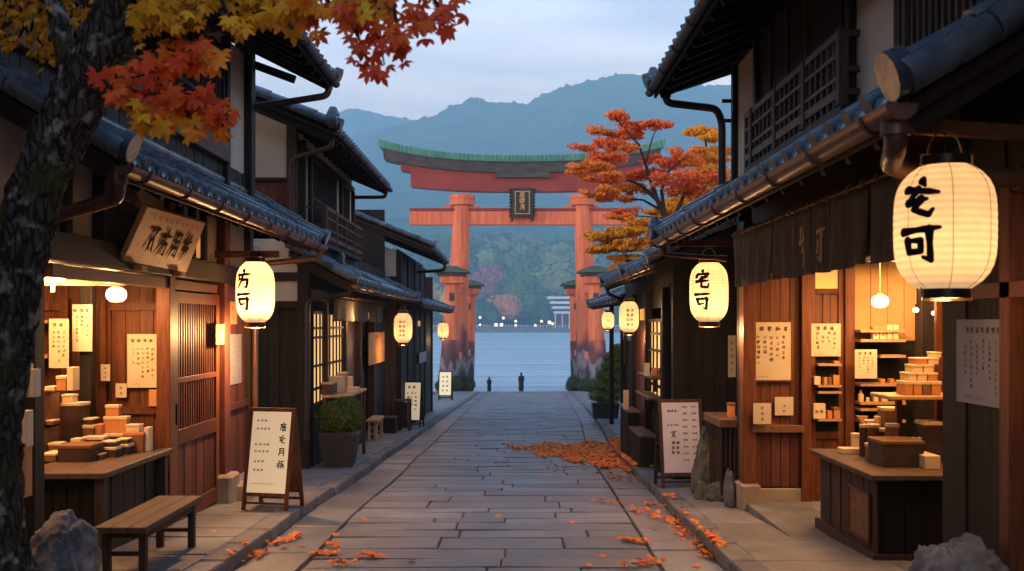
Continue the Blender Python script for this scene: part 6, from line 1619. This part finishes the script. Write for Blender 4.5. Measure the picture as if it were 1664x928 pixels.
# ---- autumn trees behind the right hand houses
def pads(mb, D, lst, rnd, s, dens, more=1.0):
    for (px, py, rx, ry) in lst:
        k = D/F; a, b = rx*k*1.05, ry*k*1.0; c = P(px, py, D + rnd.uniform(-1.0, 1.0)); nc = max(6, int(rx*more/2.8))
        for q in range(nc):                       # each pad is many small uneven sprays
            an = rnd.uniform(0, 6.28); rr = math.sqrt(rnd.random()); cc = c + Vector((math.cos(an)*rr*a, math.sin(an)*rr*a*.8, rnd.uniform(-b, b)*.8*(1-rr*.5)))
            z = rnd.uniform(.07, .17)*(1.1 if rr < .6 else .8); foliage(mb, cc, z*1.9, z*1.8, z*.75, int(70+z*420), s*.85, rnd, .9, elong=.6)
def limb(m, D, pts, r0, r1):
    P3 = [P(a, b, D + (c if len(q) > 2 else 0)) for q in pts for a, b, c in [(q + (0,))[:3]]]
    n = len(P3); m.tube(P3, [r0 + (r1-r0)*i/(n-1) for i in range(n)], 8)
def maple():
    D = 30.; t = thing('maple_tree', 'vermilion maple spreading over the right hand roofs before the gate', 'tree', (X(1105, D), D, sz(D))); rnd = random.Random(9)
    red = [(1005,190,18,6),(1030,205,28,9),(1062,200,14,5),(1078,206,14,5),(990,232,22,8),(1015,222,30,10),(948,240,14,6),(985,255,30,9),(1095,262,48,15),(1040,285,50,12),(1100,290,45,14),(1140,285,40,14),(1022,345,24,9),(1110,310,36,10)]
    org = [(975,212,16,6),(1000,185,12,5),(960,270,32,9),(940,278,16,6),(990,290,40,10),(975,312,32,9),(1030,308,34,9),(1000,322,28,8),(1010,240,26,8),(1008,352,18,6),(1120,245,22,8)]
    m = MB(); pads(m, D, red, rnd, .05, 2.6, 1.5); m.build('crown', M['maple_red'], t)
    m = MB(); pads(m, D, org, rnd, .05, 2.6, 1.5); m.build('crown', M['maple_orange'], t)
    m = MB(); limb(m, D, [(1108,640),(1100,440),(1092,368),(1080,350)], .20, .12); limb(m, D, [(1080,350),(1068,325),(1040,300),(1018,292)], .09, .03); limb(m, D, [(1068,325),(1050,270),(1038,235),(1000,192)], .07, .015)
    limb(m, D, [(1080,350),(1075,310),(1085,280),(1120,250)], .07, .02); limb(m, D, [(1050,262),(1060,225),(1070,200)], .03, .01); limb(m, D, [(1075,342),(1045,325),(1010,322)], .05, .015); limb(m, D, [(1085,300),(1065,290),(1060,268)], .04, .01); limb(m, D, [(1090,365),(1110,320),(1140,290)], .08, .02); limb(m, D, [(1085,356),(1050,352),(1012,350)], .03, .01)
    m.build('trunk', M['bark_thin'], t, True)
maple()
def golden():
    D = 33.; t = thing('golden_tree', 'golden orange tree filling the gap between gate leg and right eaves', 'tree', (X(1150, D), D, sz(D))); rnd = random.Random(12)
    gd = [(1135,215,20,8),(1155,222,18,8),(1165,245,20,10),(1140,260,40,12),(1150,285,40,16),(1160,320,34,18),(1125,330,40,14),(1090,345,36,12),(1060,365,40,12),(1100,375,45,14),(1150,360,40,18),(1020,378,36,9),(985,385,26,8),(1000,402,34,10),(1040,398,40,12),(1090,405,50,14),(1015,422,26,9),(1050,425,34,10),(965,382,12,5),(975,405,16,6),(1180,300,26,20),(1140,400,40,16),(1180,360,24,20),(1010,436,18,7)]
    m = MB(); pads(m, D, gd, rnd, .06, 2.4, 2.8); m.build('crown', M['leaf_gold2'], t)
    m = MB(); limb(m, D, [(1150,640),(1145,450),(1130,390),(1140,330),(1150,260),(1145,215)], .2, .02); limb(m, D, [(1135,400),(1090,392),(1040,392),(985,392)], .09, .02); limb(m, D, [(1140,350),(1110,345),(1080,352)], .06, .02); limb(m, D, [(1145,300),(1165,270),(1170,240)], .05, .02); limb(m, D, [(1100,392),(1060,412),(1020,425)], .04, .01)
    m.build('trunk', M['bark_thin'], t, True)
M['leaf_gold2'] = leafy('golden_orange_leaf', [(.84,.36,.02),(.92,.46,.03),(.78,.28,.02),(.90,.54,.05)])
golden()

# ---- near tree at the left
def leaf(mb, c, n, up, size, lobes=5, wd=.30, rnd=random):
    """a lobed leaf: pointed lobes that share the stalk point"""
    n = n.normalized(); u = up - n*up.dot(n); u.normalize(); v_ = n.cross(u); b = len(mb.v); mb.v.append(tuple(c))
    angs = {5:(-1.75,-.9,0,.9,1.75),3:(-.85,0,.85),1:(0,),7:(-2.3,-1.5,-.75,0,.75,1.5,2.3)}[lobes]
    for a in angs:
        L1 = size*(1-.22*abs(a)/1.6)*rnd.uniform(.88, 1.1); d = u*math.cos(a)+v_*math.sin(a); s = n.cross(d); w_ = L1*wd; k = len(mb.v); cu = n*(-size*.10)
        mb.v += [tuple(c+d*L1*.30+s*w_*.42), tuple(c+d*L1*.62+s*w_*.5+cu*.4), tuple(c+d*L1+cu*1.6), tuple(c+d*L1*.62-s*w_*.5+cu*.4), tuple(c+d*L1*.30-s*w_*.42)]
        mb.f.append((b, k, k+1, k+2, k+3, k+4))
def near_tree():
    t = thing('leaning_tree', 'dark rough barked tree leaning over the street with gold and red leaves', 'tree', (-2.55, 5.2, sz(5.2))); D = 5.2; k = D/F
    pts = [(-20,1010,88),(-20,900,56),(-12,800,44),(-8,690,40),(8,560,38),(28,440,38),(52,330,38),(90,235,40),(135,140,39),(176,60,37),(205,-10,38),(225,-90,33),(235,-190,28)]
    P3 = []; rd_ = []
    for i in range(len(pts)-1):
        for q in range(16):
            f = q/16; a, b = pts[i], pts[i+1]; P3.append(P(a[0]+(b[0]-a[0])*f, a[1]+(b[1]-a[1])*f, D)); rd_.append((a[2]+(b[2]-a[2])*f)*k)
    m = MB(); m.tube(P3, rd_, 64)
    nb = []
    for i, v in enumerate(m.v):
        p = Vector(v); ax = P3[min(i//64, len(P3)-1)]; dr = (p-ax); l = dr.length or 1
        h = noise.fractal(Vector((p.x*9, p.y*9, p.z*3.2)), .7, 2.1, 4)*.022 + abs(noise.noise(Vector((p.x*26, p.y*26, p.z*7))))*.030
        nb.append(tuple(p + dr/l*h))
    m.v = nb; m.build('trunk', M['bark'], t, True)
    b = MB()
    def lb(pts, r0, r1):
        Q = [P(x, y, D+dz) for x, y, dz in pts]; n = len(Q); b.tube(Q, [(r0+(r1-r0)*i/(n-1))*k for i in range(n)], 12)
    lb([(165,95,0),(215,78,-.05),(275,62,-.1),(330,46,-.2),(372,22,-.3),(400,-10,-.4),(470,-50,-.6)], 20, 9)
    lb([(120,150,0),(108,90,.1),(95,30,.15),(78,-20,.2),(60,-80,.2)], 20, 12)
    lb([(330,46,-.2),(375,42,-.3),(430,20,-.4),(500,-8,-.6),(600,-30,-.8),(720,-40,-.9)], 7, 3)
    lb([(200,10,0),(240,-10,-.1),(300,-25,-.1),(360,-50,-.1)], 12, 6)
    b.build('branch', M['bark'], t, True)
    rnd = random.Random(31); tw = MB()
    def twig(a, b_, dz0, dz1, r0=3, r1=1):
        Q = []
        for i in range(6):
            f = i/5; Q.append(P(a[0]+(b_[0]-a[0])*f, a[1]+(b_[1]-a[1])*f + 8*math.sin(f*3.14), D+dz0+(dz1-dz0)*f))
        tw.tube(Q, [(r0+(r1-r0)*i/5)*k for i in range(6)], 5); return Q
    def spray(mb, a, b_, dz0, dz1, n, size, spread=26, lobes=(5,5,3), wd=.42, face=.5):
        Q = twig(a, b_, dz0, dz1)
        for i in range(n):
            f = rnd.uniform(.1, 1.02); px = a[0]+(b_[0]-a[0])*f + rnd.gauss(0, spread*.6); py = a[1]+(b_[1]-a[1])*f + rnd.gauss(0, spread*.55)+6; dz = dz0+(dz1-dz0)*f + rnd.uniform(-.15, .15)
            c = P(px, py, D+dz); nn = Vector((rnd.uniform(-face, face), -1, rnd.uniform(-.3, .9)))
            up = Vector((rnd.uniform(-.9, .9), rnd.uniform(-.3,.3), -rnd.uniform(.35, 1))); leaf(mb, c, nn, up, size*rnd.uniform(.75, 1.2), rnd.choice(lobes), wd, rnd)
    R_, O_, Gd, Gk = MB(), MB(), MB(), MB()
    # hanging red sprays against the sky
    for a, b_, n in (((560,-25),(600,110),14),((600,-25),(650,70),13),((560,-10),(580,60),10),((640,-30),(700,50),13),((690,-35),(735,40),11),((720,-40),(765,5),7),((610,20),(625,105),9),((520,-20),(560,20),8),((640,10),(655,90),8)):
        spray(R_, a, b_, -.75, -.85, int(n*1.25), .060, 19)
    for a, b_, n in (((455,-25),(520,45),9),((540,-20),(575,25),7),((430,-10),(470,40),7),((360,0),(395,50),7)):
        spray(Gd if a[0] < 450 else O_, a, b_, -.5, -.6, int(n*1.6), .062, 20)
    # sprays in front of the left eaves
    for a, b_, n in (((200,95),(330,75),20),((240,70),(360,85),16),((180,120),(250,115),11),((290,90),(365,110),9)): spray(O_ if a[0] > 220 else R_, a, b_, -.2, -.45, int(n*1.7), .062, 19)
    for a, b_, n in (((180,140),(330,150),22),((230,150),(375,180),18),((170,130),(200,150),6),((300,140),(350,170),11)): spray(R_, a, b_, -.2, -.5, int(n*1.7), .060, 17)
    for a, b_, n in (((200,150),(245,205),8),((240,165),(262,205),6),((300,165),(320,210),5)): spray(Gd, a, b_, -.3, -.5, int(n*1.6), .068, 13)
    for a, b_, n in (((290,160),(330,205),6),((330,170),(360,205),5)): spray(O_, a, b_, -.4, -.5, int(n*1.6), .065, 12)
    # golden mass overhead
    for i in range(46):
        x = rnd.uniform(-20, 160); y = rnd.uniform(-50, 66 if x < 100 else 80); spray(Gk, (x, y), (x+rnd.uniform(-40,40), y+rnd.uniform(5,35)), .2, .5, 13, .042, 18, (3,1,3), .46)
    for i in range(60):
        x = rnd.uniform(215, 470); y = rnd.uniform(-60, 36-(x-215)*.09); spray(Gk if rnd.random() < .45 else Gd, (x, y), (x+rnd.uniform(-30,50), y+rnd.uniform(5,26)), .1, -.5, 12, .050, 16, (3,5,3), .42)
    for i in range(12):
        x = rnd.uniform(430, 620); y = rnd.uniform(-60, 0); spray(O_ if rnd.random() < .5 else Gd, (x, y), (x+40, y+18), -.5, -.8, 12, .058, 16)
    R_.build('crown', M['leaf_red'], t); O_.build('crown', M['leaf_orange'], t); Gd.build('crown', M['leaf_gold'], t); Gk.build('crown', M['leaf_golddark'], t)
    tw.build('twigs', M['bark_thin'], t, True)
near_tree()

# ================================================================ FALLEN LEAVES
def surf(x, d):
    if left_kerb(d) < x < right_kerb(d): return gz(d)+.006
    return sz(d)+.012
def drop(mb, x, d, rnd, s=.045, lift=0):
    z = surf(x, d) + lift + .006; n = Vector((rnd.uniform(-.5,.5), rnd.uniform(-.5,.5), 1)); up = Vector((rnd.uniform(-1,1), rnd.uniform(-1,1), .1))
    leaf(mb, Vector((x, d, z + .012)), -n if rnd.random() < .0 else n, up, s*rnd.uniform(.7, 1.3), rnd.choice((3,5,5)), .55, rnd)
rnd = random.Random(77); m = MB()
n_ = 0
while n_ < 11000:
    px = 815 + 251*rnd.random()**.8; py = rnd.uniform(716, 772); d = 2709/(py-602.7)
    # fan shape: wide and dense by the kerb, feathering to the left
    u = (px-815)/250; top = 724 - 5*u + 3*math.sin(px*.09) ; bot = 724 + 49*u**.8 + 3*math.sin(px*.13)
    if u > .995: continue
    if not (top < py < bot): 
        if rnd.random() > .008: continue
    if rnd.random() > .12 + 1.2*u**1.3 + .25*(math.sin(px*.21+py*.5) > .2): continue
    x = X(px, d); drop(m, x, d, rnd, .055, rnd.uniform(0, .02)*min(1, u*1.3)); n_ += 1
tag(m.build('fallen_leaves', M['leaf_fall']), 'dense orange drift of fallen leaves fanning across the paving by the lavender board', 'leaves', kind='stuff')
def drift(pts, n, w_, label, seed, s=.040):
    rn = random.Random(seed); mb = MB()
    for i in range(n):
        k = rn.randrange(len(pts)-1); f = rn.random(); px = pts[k][0]+(pts[k+1][0]-pts[k][0])*f + rn.gauss(0, w_); py = pts[k][1]+(pts[k+1][1]-pts[k][1])*f + rn.gauss(0, w_*.28)
        d = 2709/(py-602.7); drop(mb, X(px, d), d, rn, s, rn.uniform(0, .02))
    return tag(mb.build('fallen_leaves', M['leaf_fall']), label, 'leaves', kind='stuff')
drift([(1020,828),(1060,838),(1100,850),(1110,868),(1140,885),(1150,900),(1172,910)], 260, 9, 'orange leaves gathered along the right kerb gutter', 1)
drift([(1050,820),(1098,826)], 36, 5, 'thin string of leaves pointing to the right kerb', 2); drift([(965,815),(1010,820)], 26, 4, 'faint thin streak of leaves beyond the right gutter drift', 3)
drift([(1005,878),(1052,884)], 40, 5, 'small leaf cluster on the paving right of centre', 4); drift([(1005,922),(1070,914)], 50, 5, 'leaf cluster at the very front of the paving on the right', 5)
drift([(985,776),(1035,782)], 50, 6, 'short leaf strip just below the big drift', 6)
drift([(438,888),(470,880),(485,872)], 60, 6, 'leaves heaped in the left kerb gutter', 7); drift([(400,908),(430,900),(372,925)], 34, 6, 'leaves trailing along the near end of the left kerb', 8)
drift([(505,903),(550,902)], 46, 4, 'flat leaf streak on the front left paving', 9); drift([(525,886),(550,890)], 24, 3, 'small leaf pair cluster above the front left streak', 10)
drift([(585,905),(618,908)], 40, 4, 'compact leaf heap left of centre at the front', 11); drift([(535,917),(580,918)], 22, 3, 'thin leaf line at the bottom edge of the paving', 12)
# single leaves lying apart
base_leaf = None
LW = ['pavement slabs beside the plank bench', 'paving, nearly at the bottom edge left of centre', 'paving far up the street, left of the drift', 'paving far up the street, a step left of its neighbour', 'left paving near the menu board shadow', 'left gutter strip near the heaped leaves', 'left gutter strip, just off the heaped leaves', 'right gutter at the very front', 'front paving left of the right hand clusters', 'front paving between two leaf clusters', 'paving beside the right kerb, mid way down', 'left gutter strip level with the potted bush', 'paving just below the big leaf drift', 'paving left below the big leaf drift', 'right gutter strip close to the lavender board', 'right gutter strip just nearer than the lavender board', 'paving at left, beyond the menu board', 'paving in the middle of the street', 'paving right of the middle of the street', 'left paving level with the menu board feet']
spots = [(345,885,'left pavement'),(668,913,'front paving'),(762,752,'paving'),(752,752,'paving'),(545,870,'paving'),(488,888,'paving'),(462,893,'paving'),(1135,922,'paving'),(980,905,'paving'),(955,920,'paving'),(1062,862,'paving'),(665,740,'paving'),(905,770,'paving'),(880,760,'paving'),(1060,800,'paving'),(1072,812,'paving'),(700,815,'paving'),(812,840,'paving'),(930,850,'paving'),(590,845,'paving')]
for i, (px, py, wh) in enumerate(spots):
    d = 2709/(py-602.7); x = X(px, d)
    if base_leaf is None:
        mb = MB(); leaf(mb, Vector((0,0,.012)), Vector((.2,.1,1)), Vector((1,.3,0)), .06, 5, .55, random.Random(1)); base_leaf = mb.build('fallen_leaf', M['leaf_fall']); o = base_leaf
    else: o = base_leaf.copy(); COL.objects.link(o)
    o.location = (x, d, surf(x, d)+.004); o.rotation_euler = (0, 0, i*1.3); s = .8+.4*((i*7) % 5)/5; o.scale = (s, s, s)
    tag(o, 'single orange leaf on the ' + LW[i], 'leaf', 'single leaves on the paving')

# ================================================================ PEOPLE
def person(px, d, h, label, skirt, cloak):
    x = X(px, d); g = gz(d)+.01; k = h/1.65
    t = thing('person', label, 'person', (x, d, g))
    V = [(0,0,.90),(0,0,1.12),(0,.01,1.34),(0,0,1.46),(0,0,1.55),(-.09,0,.86),(-.10,-.01,.48),(-.10,.02,.09),(-.10,.12,.04),(.09,0,.86),(.10,.02,.48),(.10,.04,.09),(.10,.14,.04),
         (-.19,.0,1.36),(-.24,.02,1.10),(-.20,.12,.90),(.19,.0,1.36),(.24,.02,1.10),(.20,.12,.90),(-.17,.18,.86),(.17,.18,.86),(0,.0,1.64)]
    E = [(0,1),(1,2),(2,3),(3,4),(4,21),(0,5),(5,6),(6,7),(7,8),(0,9),(9,10),(10,11),(11,12),(2,13),(13,14),(14,15),(15,19),(2,16),(16,17),(17,18),(18,20)]
    rr = [.15,.14,.16,.06,.085,.10,.065,.045,.035,.10,.065,.045,.035,.065,.05,.035,.065,.05,.035,.03,.03,.075]
    rr = rr[:19] + [.03,.03,.075]
    me = bpy.data.meshes.new('body'); me.from_pydata([(a*k, b*k, c*k) for a, b, c in V], E, []); me.materials.append(M['cloth_black'])
    o = bpy.data.objects.new('body', me); COL.objects.link(o); o.parent = t
    sk = o.modifiers.new('skin', 'SKIN')
    for i, q in enumerate(me.skin_vertices[0].data): q.radius = (rr[i]*k, rr[i]*k); q.use_root = (i == 0)
    su = o.modifiers.new('sub', 'SUBSURF'); su.levels = su.render_levels = 2
    c = MB(); n = 22; pr = [(.20,.10+skirt),(.235,.35),(.21,.80),(.19,.98),(.22,1.22),(.17,1.38),(.085,1.46)]
    base = []
    for r_, z in pr: base.append((r_*k, z*k))
    c.lathe(base, n, (x, d, g), 1.0, .72, caps=False); ob = c.build('long_coat', M['cloth_black'], t, True); ob.modifiers.new('thickness', 'SOLIDIFY').thickness = .012
    hd = MB().lathe([(r_*k, z*k) for r_, z in ((.02,1.74),(.07,1.725),(.098,1.66),(.10,1.60),(.085,1.52),(.06,1.47))][::-1], 16, (x, d-.005, g), 1, 1.05); hd.build('hair', M['cap_black'], t, True)
    return t
person(847, 78.4, 1.47, 'taller figure in a long dark coat standing at the water edge under the gate', 0, 1)
person(795, 78.4, 1.14, 'shorter figure in dark clothes at the water edge, left of the taller one', .02, 1)
